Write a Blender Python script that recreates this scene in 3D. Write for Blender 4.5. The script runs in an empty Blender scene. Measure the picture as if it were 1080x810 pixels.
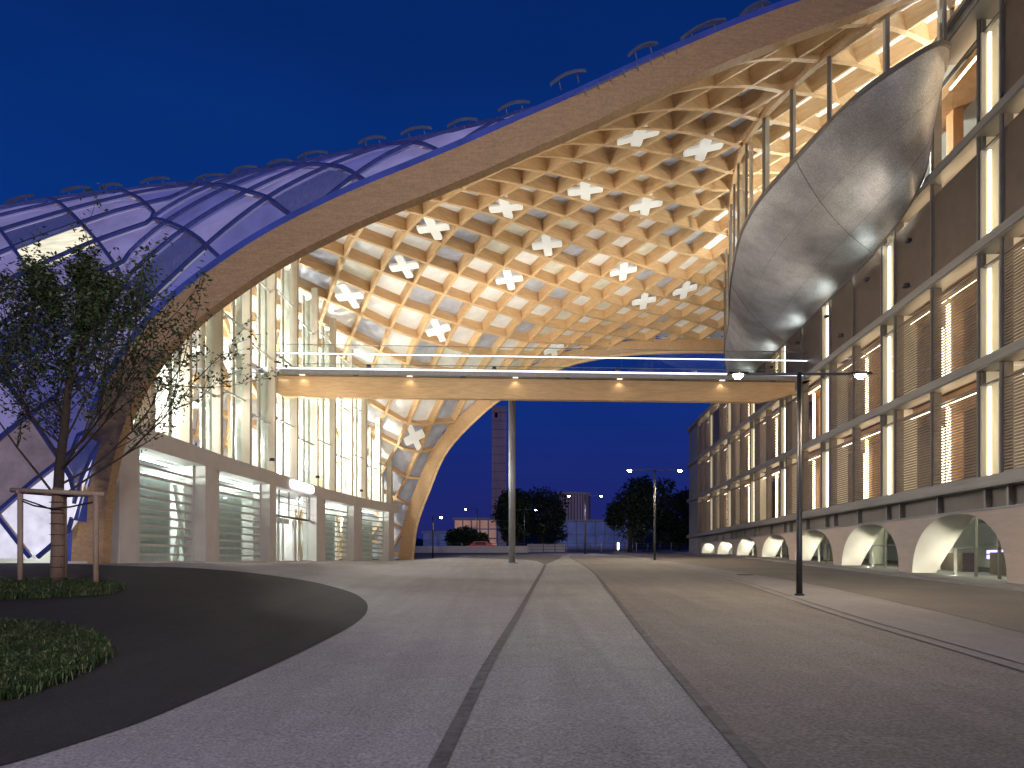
import bpy, bmesh, math, random
import numpy as np
from mathutils import Vector, Matrix
from mathutils.geometry import delaunay_2d_cdt
random.seed(7); RNG = random.Random(11)
S = bpy.context.scene
COL = S.collection
# ------------------------------------------------------------------ helpers
F = 720.0; HY = 590.0
def proj(p): return (540 + F*p[0]/p[1], HY - F*p[2]/p[1])
def lerp(a, b, t): return a + (b-a)*t
def sstep(a, b, x):
    t = max(0, min(1, (x-a)/(b-a))); return t*t*(3-2*t)
def ground(x, y):
    r = -1.6 + .034*min(y, 50)
    if y > 50: r += .022*(min(y, 140)-50)
    l = min(-1.6 + .07*y, -.13) if y > 0 else -1.6 + .034*y
    if y > 62: l = lerp(-.13, r, sstep(62, 78, y))
    w = sstep(-3.5, -10.5, x) if x > -10.5 else 1
    w = 1 - sstep(-10.5, -3.5, x)
    return lerp(r, l, w)
def pg(px, py):
    # point of the ground seen along one direction from the eye position
    dx = (px-540)/F; dz = (HY-py)/F
    y = 2.0
    while y < 400:
        if dz*y < ground(dx*y, y): break
        y += .02 if y < 40 else .1
    return (dx*y, y)
class MB:
    def __init__(s): s.v = []; s.f = []; s.m = []; s.cm = 0
    def face(s, pts):
        b = len(s.v); s.v += [tuple(p) for p in pts]; s.f.append(tuple(range(b, b+len(pts)))); s.m.append(s.cm)
    def hexa(s, c):
        b = len(s.v); s.v += [tuple(p) for p in c]
        for f in ((0,3,2,1),(4,5,6,7),(0,1,5,4),(1,2,6,5),(2,3,7,6),(3,0,4,7)):
            s.f.append(tuple(b+i for i in f)); s.m.append(s.cm)
    def box(s, x0, x1, y0, y1, z0, z1):
        s.hexa([(x0,y0,z0),(x1,y0,z0),(x1,y1,z0),(x0,y1,z0),(x0,y0,z1),(x1,y0,z1),(x1,y1,z1),(x0,y1,z1)])
    def grid(s, P, smooth=True):
        b = len(s.v); n = len(P); m = len(P[0])
        for r in P: s.v += [tuple(p) for p in r]
        for i in range(n-1):
            for j in range(m-1):
                s.f.append((b+i*m+j, b+i*m+j+1, b+(i+1)*m+j+1, b+(i+1)*m+j)); s.m.append(s.cm)
    def tube(s, pts, rad, n=8, cap=True):
        pts = [Vector(p) for p in pts]
        if not isinstance(rad, (list, tuple)): rad = [rad]*len(pts)
        b = len(s.v); ref = Vector((0.13, .27, .95)).normalized()
        for i, p in enumerate(pts):
            t = (pts[min(i+1, len(pts)-1)] - pts[max(i-1, 0)]).normalized()
            u = t.cross(ref if abs(t.dot(ref)) < .95 else Vector((1,0,0))).normalized(); w = t.cross(u)
            for k in range(n):
                a = 2*math.pi*k/n; s.v.append(tuple(p + (u*math.cos(a)+w*math.sin(a))*rad[i]))
        for i in range(len(pts)-1):
            for k in range(n):
                s.f.append((b+i*n+k, b+i*n+(k+1)%n, b+(i+1)*n+(k+1)%n, b+(i+1)*n+k)); s.m.append(s.cm)
        if cap:
            s.f.append(tuple(b+k for k in range(n))[::-1]); s.m.append(s.cm)
            e = b+(len(pts)-1)*n; s.f.append(tuple(e+k for k in range(n))); s.m.append(s.cm)
    def bar(s, a, b, w, h, up=(0,0,1)):
        a = Vector(a); b = Vector(b); t = (b-a).normalized(); u = t.cross(Vector(up)).normalized(); q = u.cross(t)
        c = []
        for p in (a, b):
            for (i, j) in ((-1,-1),(1,-1),(1,1),(-1,1)): c.append(p + u*(i*w/2) + q*(j*h/2))
        s.hexa([c[0],c[1],c[2],c[3],c[4],c[5],c[6],c[7]])
    def sweep(s, pts, ups, w, h, h0=0, ks=None):
        # box section: width w across, from h0 to h0+h along the up vectors
        b = len(s.v); n = len(pts)
        for i in range(n):
            t = (Vector(pts[min(i+1,n-1)])-Vector(pts[max(i-1,0)])).normalized()
            up = Vector(ups[i]); up = (up - t*up.dot(t)).normalized(); u = t.cross(up)
            p = Vector(pts[i]); k_ = ks[i] if ks else 1; h1 = (h0+h)*k_; h2 = h0*k_
            s.v += [tuple(p+u*(-w/2)+up*h2), tuple(p+u*(w/2)+up*h2), tuple(p+u*(w/2)+up*h1), tuple(p+u*(-w/2)+up*h1)]
        for i in range(n-1):
            for k in range(4):
                s.f.append((b+i*4+k, b+i*4+(k+1)%4, b+(i+1)*4+(k+1)%4, b+(i+1)*4+k)); s.m.append(s.cm)
        s.f.append((b,b+3,b+2,b+1)); s.m.append(s.cm)
        e = b+(n-1)*4; s.f.append((e,e+1,e+2,e+3)); s.m.append(s.cm)
    def build(s, name, mats, parent=None, smooth=False, recalc=False):
        me = bpy.data.meshes.new(name)
        me.from_pydata(s.v, [], s.f)
        if not isinstance(mats, (list, tuple)): mats = [mats]
        for m in mats: me.materials.append(m)
        if len(mats) > 1: me.polygons.foreach_set('material_index', s.m)
        if smooth: me.polygons.foreach_set('use_smooth', [True]*len(me.polygons))
        if recalc:
            bm = bmesh.new(); bm.from_mesh(me); bmesh.ops.recalc_face_normals(bm, faces=bm.faces); bm.to_mesh(me); bm.free()
        me.update()
        o = bpy.data.objects.new(name, me); COL.objects.link(o)
        if parent: o.parent = parent
        return o
def tag(o, label=None, cat=None, group=None, kind=None):
    if label: o['label'] = label
    if cat: o['category'] = cat
    if group: o['group'] = group
    if kind: o['kind'] = kind
    return o
def thing(name, label, cat, group=None, loc=(0,0,0)):
    o = bpy.data.objects.new(name, None); o.location = loc; o.empty_display_size = .2
    COL.objects.link(o); return tag(o, label, cat, group)
def copy_tree(o, parent=None):
    c = o.copy(); COL.objects.link(c)
    if parent: c.parent = parent
    for ch in [x for x in bpy.data.objects if x.parent == o]: copy_tree(ch, c)
    return c
# ------------------------------------------------------------------ materials
def mat(name, col=(.5,.5,.5), rough=.6, metal=0, var=.15, scale=3, bump=0, bscale=60, emit=None, es=0, stretch=None, spec=.5, col2=None, speck=0, streak=0):
    m = bpy.data.materials.new(name); m.use_nodes = True; nt = m.node_tree; N = nt.nodes; L = nt.links
    b = N['Principled BSDF']
    b.inputs['Roughness'].default_value = rough; b.inputs['Metallic'].default_value = metal
    b.inputs['Specular IOR Level'].default_value = spec
    tc = N.new('ShaderNodeTexCoord'); mp = N.new('ShaderNodeMapping'); L.new(tc.outputs['Object'], mp.inputs[0])
    if stretch: mp.inputs['Scale'].default_value = stretch
    n = N.new('ShaderNodeTexNoise'); n.inputs['Scale'].default_value = scale; n.inputs['Detail'].default_value = 6; n.inputs['Roughness'].default_value = .6
    L.new(mp.outputs[0], n.inputs['Vector'])
    r = N.new('ShaderNodeValToRGB'); c2 = col2 or tuple(max(0, c*(1-var)) for c in col); c1 = col if col2 else tuple(min(1, c*(1+var)) for c in col)
    r.color_ramp.elements[0].position = .3; r.color_ramp.elements[1].position = .7
    r.color_ramp.elements[0].color = (*c2, 1); r.color_ramp.elements[1].color = (*c1, 1)
    L.new(n.outputs['Fac'], r.inputs[0]); out = r.outputs[0]
    if speck:
        n2 = N.new('ShaderNodeTexNoise'); n2.inputs['Scale'].default_value = bscale; n2.inputs['Detail'].default_value = 3; L.new(tc.outputs['Object'], n2.inputs['Vector'])
        mr = N.new('ShaderNodeMapRange'); mr.inputs[1].default_value = .3; mr.inputs[2].default_value = .7; mr.inputs[3].default_value = 1-speck; mr.inputs[4].default_value = 1+speck
        L.new(n2.outputs['Fac'], mr.inputs[0])
        mx = N.new('ShaderNodeMix'); mx.data_type = 'RGBA'; mx.blend_type = 'MULTIPLY'; mx.inputs[0].default_value = 1
        L.new(out, mx.inputs[6]); cb = N.new('ShaderNodeCombineColor'); [L.new(mr.outputs[0], cb.inputs[i]) for i in range(3)]
        L.new(cb.outputs[0], mx.inputs[7]); out = mx.outputs[2]
    if streak:
        m4 = N.new('ShaderNodeMapping'); m4.inputs['Scale'].default_value = (2.6, .14, 1); L.new(tc.outputs['Object'], m4.inputs[0])
        n4 = N.new('ShaderNodeTexNoise'); n4.inputs['Scale'].default_value = 1; n4.inputs['Detail'].default_value = 5; n4.inputs['Distortion'].default_value = .6; L.new(m4.outputs[0], n4.inputs['Vector'])
        n5 = N.new('ShaderNodeTexNoise'); n5.inputs['Scale'].default_value = 2.6; n5.inputs['Detail'].default_value = 8; n5.inputs['Roughness'].default_value = .7; L.new(tc.outputs['Object'], n5.inputs['Vector'])
        av_ = N.new('ShaderNodeMath'); av_.operation = 'ADD'; L.new(n4.outputs['Fac'], av_.inputs[0]); L.new(n5.outputs['Fac'], av_.inputs[1])
        mr4 = N.new('ShaderNodeMapRange'); mr4.inputs[1].default_value = .75; mr4.inputs[2].default_value = 1.25; mr4.inputs[3].default_value = 1-streak; mr4.inputs[4].default_value = 1+streak*.6; L.new(av_.outputs[0], mr4.inputs[0])
        cb4 = N.new('ShaderNodeCombineColor'); [L.new(mr4.outputs[0], cb4.inputs[i]) for i in range(3)]
        mx4 = N.new('ShaderNodeMix'); mx4.data_type = 'RGBA'; mx4.blend_type = 'MULTIPLY'; mx4.inputs[0].default_value = 1; L.new(out, mx4.inputs[6]); L.new(cb4.outputs[0], mx4.inputs[7]); out = mx4.outputs[2]
    L.new(out, b.inputs['Base Color'])
    if bump:
        n3 = N.new('ShaderNodeTexNoise'); n3.inputs['Scale'].default_value = bscale; n3.inputs['Detail'].default_value = 4; L.new(mp.outputs[0], n3.inputs['Vector'])
        bp = N.new('ShaderNodeBump'); bp.inputs['Strength'].default_value = bump; bp.inputs['Distance'].default_value = .02
        L.new(n3.outputs['Fac'], bp.inputs['Height']); L.new(bp.outputs[0], b.inputs['Normal'])
    if emit:
        mx = N.new('ShaderNodeMix'); mx.data_type = 'RGBA'; mx.blend_type = 'MULTIPLY'; mx.inputs[0].default_value = .6
        mx.inputs[6].default_value = (*emit, 1)
        r2 = N.new('ShaderNodeValToRGB'); r2.color_ramp.elements[0].position = .3; r2.color_ramp.elements[1].position = .7; r2.color_ramp.elements[0].color = (.35,.35,.35,1)
        L.new(n.outputs['Fac'], r2.inputs[0]); L.new(r2.outputs[0], mx.inputs[7])
        L.new(mx.outputs[2], b.inputs['Emission Color']); b.inputs['Emission Strength'].default_value = es
    return m
def emis(name, col, s):
    m = bpy.data.materials.new(name); m.use_nodes = True; nt = m.node_tree
    nt.nodes.remove(nt.nodes['Principled BSDF']); e = nt.nodes.new('ShaderNodeEmission')
    e.inputs[0].default_value = (*col, 1); e.inputs[1].default_value = s
    nt.links.new(e.outputs[0], nt.nodes['Material Output'].inputs[0]); return m
def glassm(name, tint=(.85,.95,.9), refl=.1, rough=.02):
    m = bpy.data.materials.new(name); m.use_nodes = True; nt = m.node_tree; N = nt.nodes
    N.remove(N['Principled BSDF']); t = N.new('ShaderNodeBsdfTransparent'); t.inputs[0].default_value = (*tint, 1)
    g = N.new('ShaderNodeBsdfGlossy'); g.inputs['Roughness'].default_value = rough; g.inputs[0].default_value = (.9,.95,1,1)
    lw = N.new('ShaderNodeLayerWeight'); lw.inputs[0].default_value = .5
    fr = N.new('ShaderNodeMath'); fr.operation = 'POWER'; fr.inputs[1].default_value = 4.5; nt.links.new(lw.outputs['Facing'], fr.inputs[0])
    ad = N.new('ShaderNodeMath'); ad.operation = 'MULTIPLY_ADD'; ad.inputs[1].default_value = .7; ad.inputs[2].default_value = refl*.4
    nt.links.new(fr.outputs[0], ad.inputs[0])
    x = N.new('ShaderNodeMixShader'); nt.links.new(ad.outputs[0], x.inputs[0]); nt.links.new(t.outputs[0], x.inputs[1]); nt.links.new(g.outputs[0], x.inputs[2])
    nt.links.new(x.outputs[0], N['Material Output'].inputs[0]); return m
M = {}
M['timber'] = mat('glulam', (.68,.455,.25), .55, var=.16, scale=1.3, stretch=(1,1,9), bump=.12, bscale=9)
M['timber_dark'] = mat('glulam_edge', (.52,.33,.18), .55, var=.14, scale=2.2, stretch=(1,1,7), bump=.15, bscale=12, speck=.12)
M['ceil1'] = mat('ceiling_white_glow', (.66,.66,.66), .5, var=.1, scale=.8, emit=(1,.95,.86), es=.24)  # ceiling emission stands in for uplight falling on the panels
M['ceil2'] = mat('ceiling_grey_glow', (.40,.42,.48), .5, var=.2, scale=1.2, emit=(.78,.83,1), es=.10)
M['ceil3'] = mat('ceiling_cream_glow', (.60,.58,.50), .5, var=.15, scale=1, emit=(1,.93,.74), es=.17)
M['ceil4'] = mat('ceiling_hall_glow', (.8,.8,.78), .5, var=.05, scale=.6, emit=(1,.99,.92), es=1.0)  # stronger emission stands in for the bright light in the hall
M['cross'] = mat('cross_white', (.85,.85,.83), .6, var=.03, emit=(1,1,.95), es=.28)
M['skin1'] = mat('cushion_lavender_glow', (.30,.29,.45), .35, var=.2, scale=.8, emit=(.25,.22,.50), es=.62)  # cushion emission stands in for interior glow and sky light
M['skin2'] = mat('cushion_violet_glow', (.20,.20,.38), .35, var=.25, scale=.5, emit=(.11,.11,.36), es=.65)
M['skin3'] = mat('cushion_dark_glow', (.10,.11,.22), .3, var=.25, scale=3, stretch=(8,1,1), emit=(.05,.055,.18), es=.7)
M['rib'] = mat('rib_blue_glow', (.04,.055,.18), .4, metal=.3, var=.2, emit=(.02,.025,.12), es=.5)  # faint glow put into the colour to lighten the ribs
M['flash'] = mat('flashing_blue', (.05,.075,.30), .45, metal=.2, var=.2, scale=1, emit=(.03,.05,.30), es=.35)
M['litwin'] = mat('lit_roof_window', (.7,.68,.55), .4, var=.3, scale=1.5, stretch=(1,6,1), emit=(1,.93,.66), es=1.1)
M['litwhite'] = mat('lit_white_window', (.7,.7,.75), .4, var=.2, scale=2, emit=(.88,.85,1), es=.85)
M['tint'] = mat('dim_window', (.16,.13,.16), .3, var=.4, scale=1.2, emit=(.30,.22,.26), es=.5)
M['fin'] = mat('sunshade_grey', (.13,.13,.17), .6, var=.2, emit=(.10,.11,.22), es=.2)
M['white'] = mat('painted_white', (.72,.70,.66), .5, var=.05, scale=4)
M['interior'] = mat('interior_white', (.80,.80,.76), .6, var=.08, scale=.7)
M['curtain'] = mat('curtain_grey', (.74,.78,.77), .7, var=.08, scale=1.5)
M['post'] = mat('post_cream', (.62,.55,.46), .5, var=.08, stretch=(1,1,.3))
M['greenfin'] = mat('green_glass_edge', (.55,.60,.55), .2, var=.25, scale=3, stretch=(1,1,.4))
M['pier'] = mat('pier_render', (.72,.67,.64), .75, var=.06, scale=1.5, bump=.05)
M['glass'] = glassm('clear_glass', (.95,.98,.97))
M['greenglass'] = glassm('green_glass', (.93,.97,.945), .10)
M['gatebar'] = emis('gate_fill_bar', (.93,1,.97), 13)  # fill strip added to brighten the curtains behind the gates
M['led'] = emis('led_line', (.9,.86,1), 3.5)
M['lampem'] = emis('lamp_lens', (1,.88,.62), 160)
M['lampfar'] = emis('lamp_lens_cool', (.85,.85,1), 60)
M['dark'] = mat('dark_metal', (.045,.045,.055), .45, metal=.6, var=.2)
M['polegrey'] = mat('galvanised', (.32,.33,.35), .45, metal=.7, var=.12, scale=6, stretch=(1,1,.3))
M['beamgrey'] = mat('facade_metal', (.30,.28,.27), .5, metal=.35, var=.12, scale=2, stretch=(1,.2,3))
M['bandgrey'] = mat('band_plaster', (.24,.205,.195), .8, var=.1, scale=1)
M['frame'] = mat('window_frame', (.20,.18,.17), .5, metal=.3, var=.1)
M['meshpanel'] = mat('woven_metal_screen', (.15,.115,.095), .42, metal=.6, var=.12, scale=2, bump=.35, bscale=90)
M['slat'] = mat('blind_slat', (.26,.20,.16), .45, metal=.4, var=.15)
M['wood'] = mat('lit_wood', (.50,.27,.12), .5, var=.25, scale=2, stretch=(1,1,.2))
M['palewood'] = mat('pale_wood_glow', (.62,.53,.40), .5, var=.2, scale=2, stretch=(1,1,.2), emit=(1,.84,.56), es=.32)  # glow in the colour stands in for tube light on the wood
M['woodred'] = mat('red_wood', (.30,.09,.055), .5, var=.3, scale=2)
M['roomdark'] = mat('room_dark', (.10,.07,.06), .7, var=.5, scale=1.2)
M['stripwarm'] = emis('warm_tube', (1,.77,.48), 10)
M['stripcool'] = emis('pale_tube', (1,.92,.70), 4.5)
M['concrete'] = mat('pink_concrete', (.47,.38,.35), .8, var=.08, scale=1.2, bump=.06, stretch=(1,1,5))
M['vault'] = mat('vault_concrete', (.66,.63,.55), .75, var=.05, scale=1)
M['belly'] = mat('embossed_steel', (.50,.49,.51), .5, metal=.65, var=.22, scale=.9, bump=.5, bscale=22, speck=.25)
M['plaza'] = mat('plaza_concrete', (.30,.285,.305), .8, var=.10, scale=.35, bump=.5, bscale=40, speck=.42, streak=.14)
M['lane'] = mat('lane_concrete', (.285,.28,.285), .8, var=.1, scale=.3, bump=.5, bscale=36, speck=.42, streak=.15)
M['road'] = mat('road_asphalt', (.20,.18,.178), .75, var=.12, scale=.25, bump=.7, bscale=30, speck=.42, streak=.14)
M['walk'] = mat('pavement_asphalt', (.24,.222,.235), .8, var=.1, scale=.3, bump=.5, bscale=40, speck=.25, streak=.1)
M['road2'] = mat('service_road_asphalt', (.165,.145,.14), .75, var=.14, scale=.4, bump=.6, bscale=34, speck=.3)
M['asph'] = mat('dark_asphalt', (.020,.019,.022), .9, var=.25, scale=.5, bump=.9, bscale=34, speck=.6, streak=.3)
M['sett'] = mat('drain_setts', (.105,.10,.11), .7, var=.5, scale=7, bump=.8, bscale=12)
M['joint'] = mat('joint_line', (.07,.065,.07), .8, var=.2)
M['soil'] = mat('soil', (.06,.045,.03), .95, var=.5, scale=14, bump=1, bscale=30)
M['grass'] = mat('grass_blade', (.04,.08,.02), .6, var=.5, scale=3)
M['drygrass'] = mat('dry_grass', (.26,.24,.12), .7, var=.3, scale=5)
M['leaf'] = mat('leaf_dark', (.038,.066,.022), .5, var=.5, scale=2)
M['leaf2'] = mat('leaf_olive_lit', (.085,.08,.025), .5, var=.4, scale=2)
M['bark'] = mat('bark', (.055,.038,.03), .9, var=.3, scale=12, bump=.8, bscale=30)
M['wrap'] = mat('reed_wrap', (.26,.17,.13), .9, var=.3, scale=20, stretch=(6,6,.6), bump=.9, bscale=14)
M['stakewood'] = mat('stake_wood', (.42,.30,.23), .8, var=.18, scale=5, stretch=(3,3,.6), bump=.3, bscale=20)
M['rubber'] = mat('black_strap', (.02,.02,.02), .7)
M['darkleaf'] = mat('far_leaf', (.018,.035,.016), .7, var=.4, scale=.5)
M['chim'] = mat('chimney_concrete_glow', (.16,.13,.16), .8, var=.12, scale=.4, stretch=(1,1,.2), emit=(.09,.065,.12), es=.6)  # glow put into the colour to brighten chimney and tank
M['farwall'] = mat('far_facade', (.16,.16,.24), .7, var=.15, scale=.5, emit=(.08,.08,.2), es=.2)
M['farlit'] = mat('far_lit_room', (.5,.35,.3), .6, var=.35, scale=.35, emit=(1,.52,.36), es=.30)
M['farblue'] = mat('far_blue_room', (.08,.1,.2), .4, var=.5, scale=.5, emit=(.07,.10,.33), es=.45)
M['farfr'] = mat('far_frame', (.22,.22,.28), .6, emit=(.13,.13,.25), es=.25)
M['hill'] = mat('wooded_hill', (.012,.014,.022), .9, var=.3, scale=.1)
M['land'] = mat('far_ground', (.12,.11,.12), .9, var=.2, scale=.1)
# ------------------------------------------------------------------ camera, sky
cam = bpy.data.cameras.new('camera'); co = bpy.data.objects.new('camera', cam); COL.objects.link(co); S.camera = co
cam.lens = 24; cam.sensor_width = 36; cam.shift_y = (HY-405)/1080; cam.clip_end = 3000; cam.clip_start = .05
co.rotation_euler = (math.radians(90), 0, 0)
W = bpy.data.worlds.new('World'); S.world = W; W.use_nodes = True; wn = W.node_tree.nodes; wl = W.node_tree.links
tcw = wn.new('ShaderNodeTexCoord'); sx = wn.new('ShaderNodeSeparateXYZ'); wl.new(tcw.outputs['Generated'], sx.inputs[0])
rp = wn.new('ShaderNodeValToRGB'); cr = rp.color_ramp
stops = [(0,(.013,.013,.085)),(.06,(.011,.015,.115)),(.22,(.003,.019,.145)),(.42,(.0012,.024,.158)),(.56,(.001,.017,.115)),(.75,(.001,.010,.07)),(1,(.001,.008,.05))]
cr.elements[0].position = 0; cr.elements[0].color = (*stops[0][1],1); cr.elements[1].position = 1; cr.elements[1].color = (*stops[-1][1],1)
for p, c in stops[1:-1]:
    e = cr.elements.new(p); e.color = (*c, 1)
wl.new(sx.outputs[2], rp.inputs[0])
sky = wn.new('ShaderNodeTexSky'); sky.sky_type = 'NISHITA'; sky.sun_disc = False; sky.sun_elevation = math.radians(-3); sky.sun_rotation = math.radians(150)
ms = wn.new('ShaderNodeMix'); ms.data_type = 'RGBA'; ms.blend_type = 'ADD'; ms.inputs[0].default_value = .01
wl.new(rp.outputs[0], ms.inputs[6]); wl.new(sky.outputs[0], ms.inputs[7])
nz = wn.new('ShaderNodeTexNoise'); nz.inputs['Scale'].default_value = 2.2; nz.inputs['Detail'].default_value = 5; mpz = wn.new('ShaderNodeMapping'); mpz.inputs['Scale'].default_value = (1, 1, 3.5)
wl.new(tcw.outputs['Generated'], mpz.inputs[0]); wl.new(mpz.outputs[0], nz.inputs['Vector'])
rz = wn.new('ShaderNodeMapRange'); rz.inputs[1].default_value = .3; rz.inputs[2].default_value = .75; rz.inputs[3].default_value = .90; rz.inputs[4].default_value = 1.14; wl.new(nz.outputs['Fac'], rz.inputs[0])
vz = wn.new('ShaderNodeVectorMath'); vz.operation = 'SCALE'; wl.new(ms.outputs[2], vz.inputs[0]); wl.new(rz.outputs[0], vz.inputs['Scale'])
bg = wn['Background']; wl.new(vz.outputs[0], bg.inputs[0]); bg.inputs[1].default_value = 1.25
S.view_settings.view_transform = 'Standard'; S.view_settings.look = 'None'; S.view_settings.exposure = 0; S.view_settings.gamma = 1
try:
    S.cycles.use_denoising = True; S.cycles.max_bounces = 6; S.cycles.diffuse_bounces = 3; S.cycles.glossy_bounces = 3; S.cycles.transparent_max_bounces = 16
    S.cycles.transmission_bounces = 2; S.cycles.sample_clamp_indirect = 4; S.cycles.caustics_reflective = False; S.cycles.caustics_refractive = False; S.cycles.use_light_tree = True
except Exception: pass
def lamp(kind, loc, power, col=(1,.85,.65), size=.12, target=None, angle=120, blend=.6, name='light', parent=None):
    l = bpy.data.lights.new(name, kind); l.energy = power; l.color = col; l.shadow_soft_size = size
    if kind == 'SPOT': l.spot_size = math.radians(angle); l.spot_blend = blend
    o = bpy.data.objects.new(name, l); o.location = loc; COL.objects.link(o)
    if target is not None: o.rotation_euler = (Vector(target)-Vector(loc)).to_track_quat('-Z', 'Y').to_euler()
    if parent: o.parent = parent; o.location = Vector(loc)-parent.location
    return o
# dusk glow after sunset, very weak and wide
sun = bpy.data.lights.new('dusk_sun', 'SUN'); sun.energy = .03; sun.angle = math.radians(12); sun.color = (.6,.65,1)
so = bpy.data.objects.new('dusk_sun', sun); COL.objects.link(so); so.rotation_euler = (math.radians(50), 0, math.radians(150))
# ------------------------------------------------------------------ ground
def axis(a, b, fine0, fine1, st, mult=1.25):
    xs = list(np.arange(fine0, fine1+1e-6, st)); d = st; x = fine0
    while x > a: d *= mult; x -= d; xs.insert(0, x)
    d = st; x = xs[-1]
    while x < b: d *= mult; x += d; xs.append(x)
    return xs
gx = axis(-900, 900, -24, 24, .8); gy = axis(-300, 1500, -4, 66, .8)
g = MB(); g.grid([[(x, y, ground(x, y)-.03) for x in gx] for y in gy]); go = g.build('ground', M['land'], smooth=True, recalc=False); go['kind'] = 'structure'
def sheet(name, poly, off, m, step=.7, smooth=True):
    xs = [p[0] for p in poly]; ys = [p[1] for p in poly]
    pts = [Vector(p) for p in poly]; n = len(pts)
    x = min(xs)
    def inside(px, py):
        c = False
        for i in range(n):
            x1, y1 = poly[i]; x2, y2 = poly[(i+1) % n]
            if (y1 > py) != (y2 > py) and px < (x2-x1)*(py-y1)/(y2-y1)+x1: c = not c
        return c
    y = min(ys); k = 0
    while y < max(ys):
        x = min(xs)
        while x < max(xs):
            if inside(x, y): pts.append(Vector((x, y)))
            x += step
        y += step if y < 62 else step*4
    vs, es, fs, *_ = delaunay_2d_cdt([Vector((p[0], p[1])) for p in pts], [(i, (i+1) % n) for i in range(n)], [], 1, 1e-4)
    mb = MB(); mb.v = [(v.x, v.y, ground(v.x, v.y)+off) for v in vs]
    for f in fs:
        a, b, c = [vs[i] for i in f[:3]]
        if (b-a).cross(c-a) < 0: f = f[::-1]
        mb.f.append(tuple(f)); mb.m.append(0)
    o = mb.build(name, m, smooth=True); o['kind'] = 'structure'; return o
def densify(poly, d=.6):
    out = []
    for i in range(len(poly)):
        a = poly[i]; b = poly[(i+1) % len(poly)]; L = math.dist(a, b); k = max(1, int(L/d))
        k = min(k, 60)
        for j in range(k): out.append((lerp(a[0], b[0], j/k), lerp(a[1], b[1], j/k)))
    return out
def curve_pts(pxs):
    return [pg(*p) for p in pxs]
def spline(pts, n=8):
    out = []
    for i in range(len(pts)-1):
        p0 = pts[max(i-1,0)]; p1 = pts[i]; p2 = pts[i+1]; p3 = pts[min(i+2, len(pts)-1)]
        for k in range(n):
            t = k/n
            out.append(tuple(.5*((2*p1[c]) + (-p0[c]+p2[c])*t + (2*p0[c]-5*p1[c]+4*p2[c]-p3[c])*t*t + (-p0[c]+3*p1[c]-3*p2[c]+p3[c])*t**3) for c in range(len(p1))))
    out.append(tuple(pts[-1])); return out
line1 = spline(curve_pts([(463,806),(493,745),(520,692),(545,650),(562,620),(573,600),(575,595.5)]), 6)
d0 = (line1[0][0]-line1[6][0], line1[0][1]-line1[6][1]); kk = (line1[0][1]+6)/-d0[1] if d0[1] else 0
line1 = [(line1[0][0]+d0[0]*kk, -6.0)] + line1
line1far = line1 + [(1.6, 44), (.5, 47), (-2, 49.5), (-6, 51.5), (-14, 53)]
line2 = spline(curve_pts([(790,800),(740,742),(700,695),(665,652),(640,620),(625,603),(612,594),(600,588)]), 6)
d0 = (line2[0][0]-line2[6][0], line2[0][1]-line2[6][1]); kk = (line2[0][1]+6)/-d0[1]
line2 = [(line2[0][0]+d0[0]*kk, -6.0)] + line2
line3 = spline(curve_pts([(1079,709),(980,679),(900,655),(830,632),(770,612),(720,600),(670,590)]), 6)     # double kerb line
d0 = (line3[0][0]-line3[6][0], line3[0][1]-line3[6][1]); line3 = [(line3[0][0]+d0[0]*3, line3[0][1]+d0[1]*3), ] + line3
line4 = spline(curve_pts([(1079,668),(1000,648),(930,632),(860,617),(800,607),(740,597),(690,590)]), 6)
d0 = (line4[0][0]-line4[6][0], line4[0][1]-line4[6][1]); line4 = [(line4[0][0]+d0[0]*3, line4[0][1]+d0[1]*3), ] + line4
farx = 95
def strip_between(name, a, b, off, m, step=.7): return sheet(name, densify(a + b[::-1], .7), off, m, step)
# plaza, everything left of line1
strip_between('plaza', line1far, [(-40, -6), (-40, 53)], .0, M['plaza'], .8)
l1 = [p for p in line1 if p[1] < 41]; e1 = l1[-1]
strip_between('walkway', l1 + [(3.3, 48), (4.5, 60), (3, 78)], line2 + [(5, 60), (4.2, 78)], .0, M['lane'])
strip_between('road', line2 + [(5, 60), (3, 78), (0, 96)], line3 + [(9.5, 62), (9.2, 78), (9, 96)], .002, M['road'], .9)
strip_between('pavement', line3 + [(9.7, 66)], line4 + [(10.8, 66)], .004, M['walk'])
fac = lambda y: 14.34 + .075*y
strip_between('service_road', line4 + [(11, 66), (11, 96)], [(fac(-12)-1.1, -12), (fac(10)-1.1, 10), (fac(30)-1.1, 30), (fac(60)-1.1, 60), (fac(96)-1.1, 96)], .0, M['road2'], .8)
# building-side pavement with a real kerb
kb = MB()
for i in range(60):
    y0 = -14 + i*1.9; y1 = y0+1.9
    c = []
    for z in (-.3, .10):
        for (x, y) in ((fac(y0)-1.1, y0), (fac(y0)+1.8, y0), (fac(y1)+1.8, y1), (fac(y1)-1.1, y1)): c.append((x, y, ground(x if z < 0 else fac(y)-1.1, y)+z))
    kb.hexa(c)
kb.build('building_pavement', M['walk'])['kind'] = 'structure'
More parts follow.
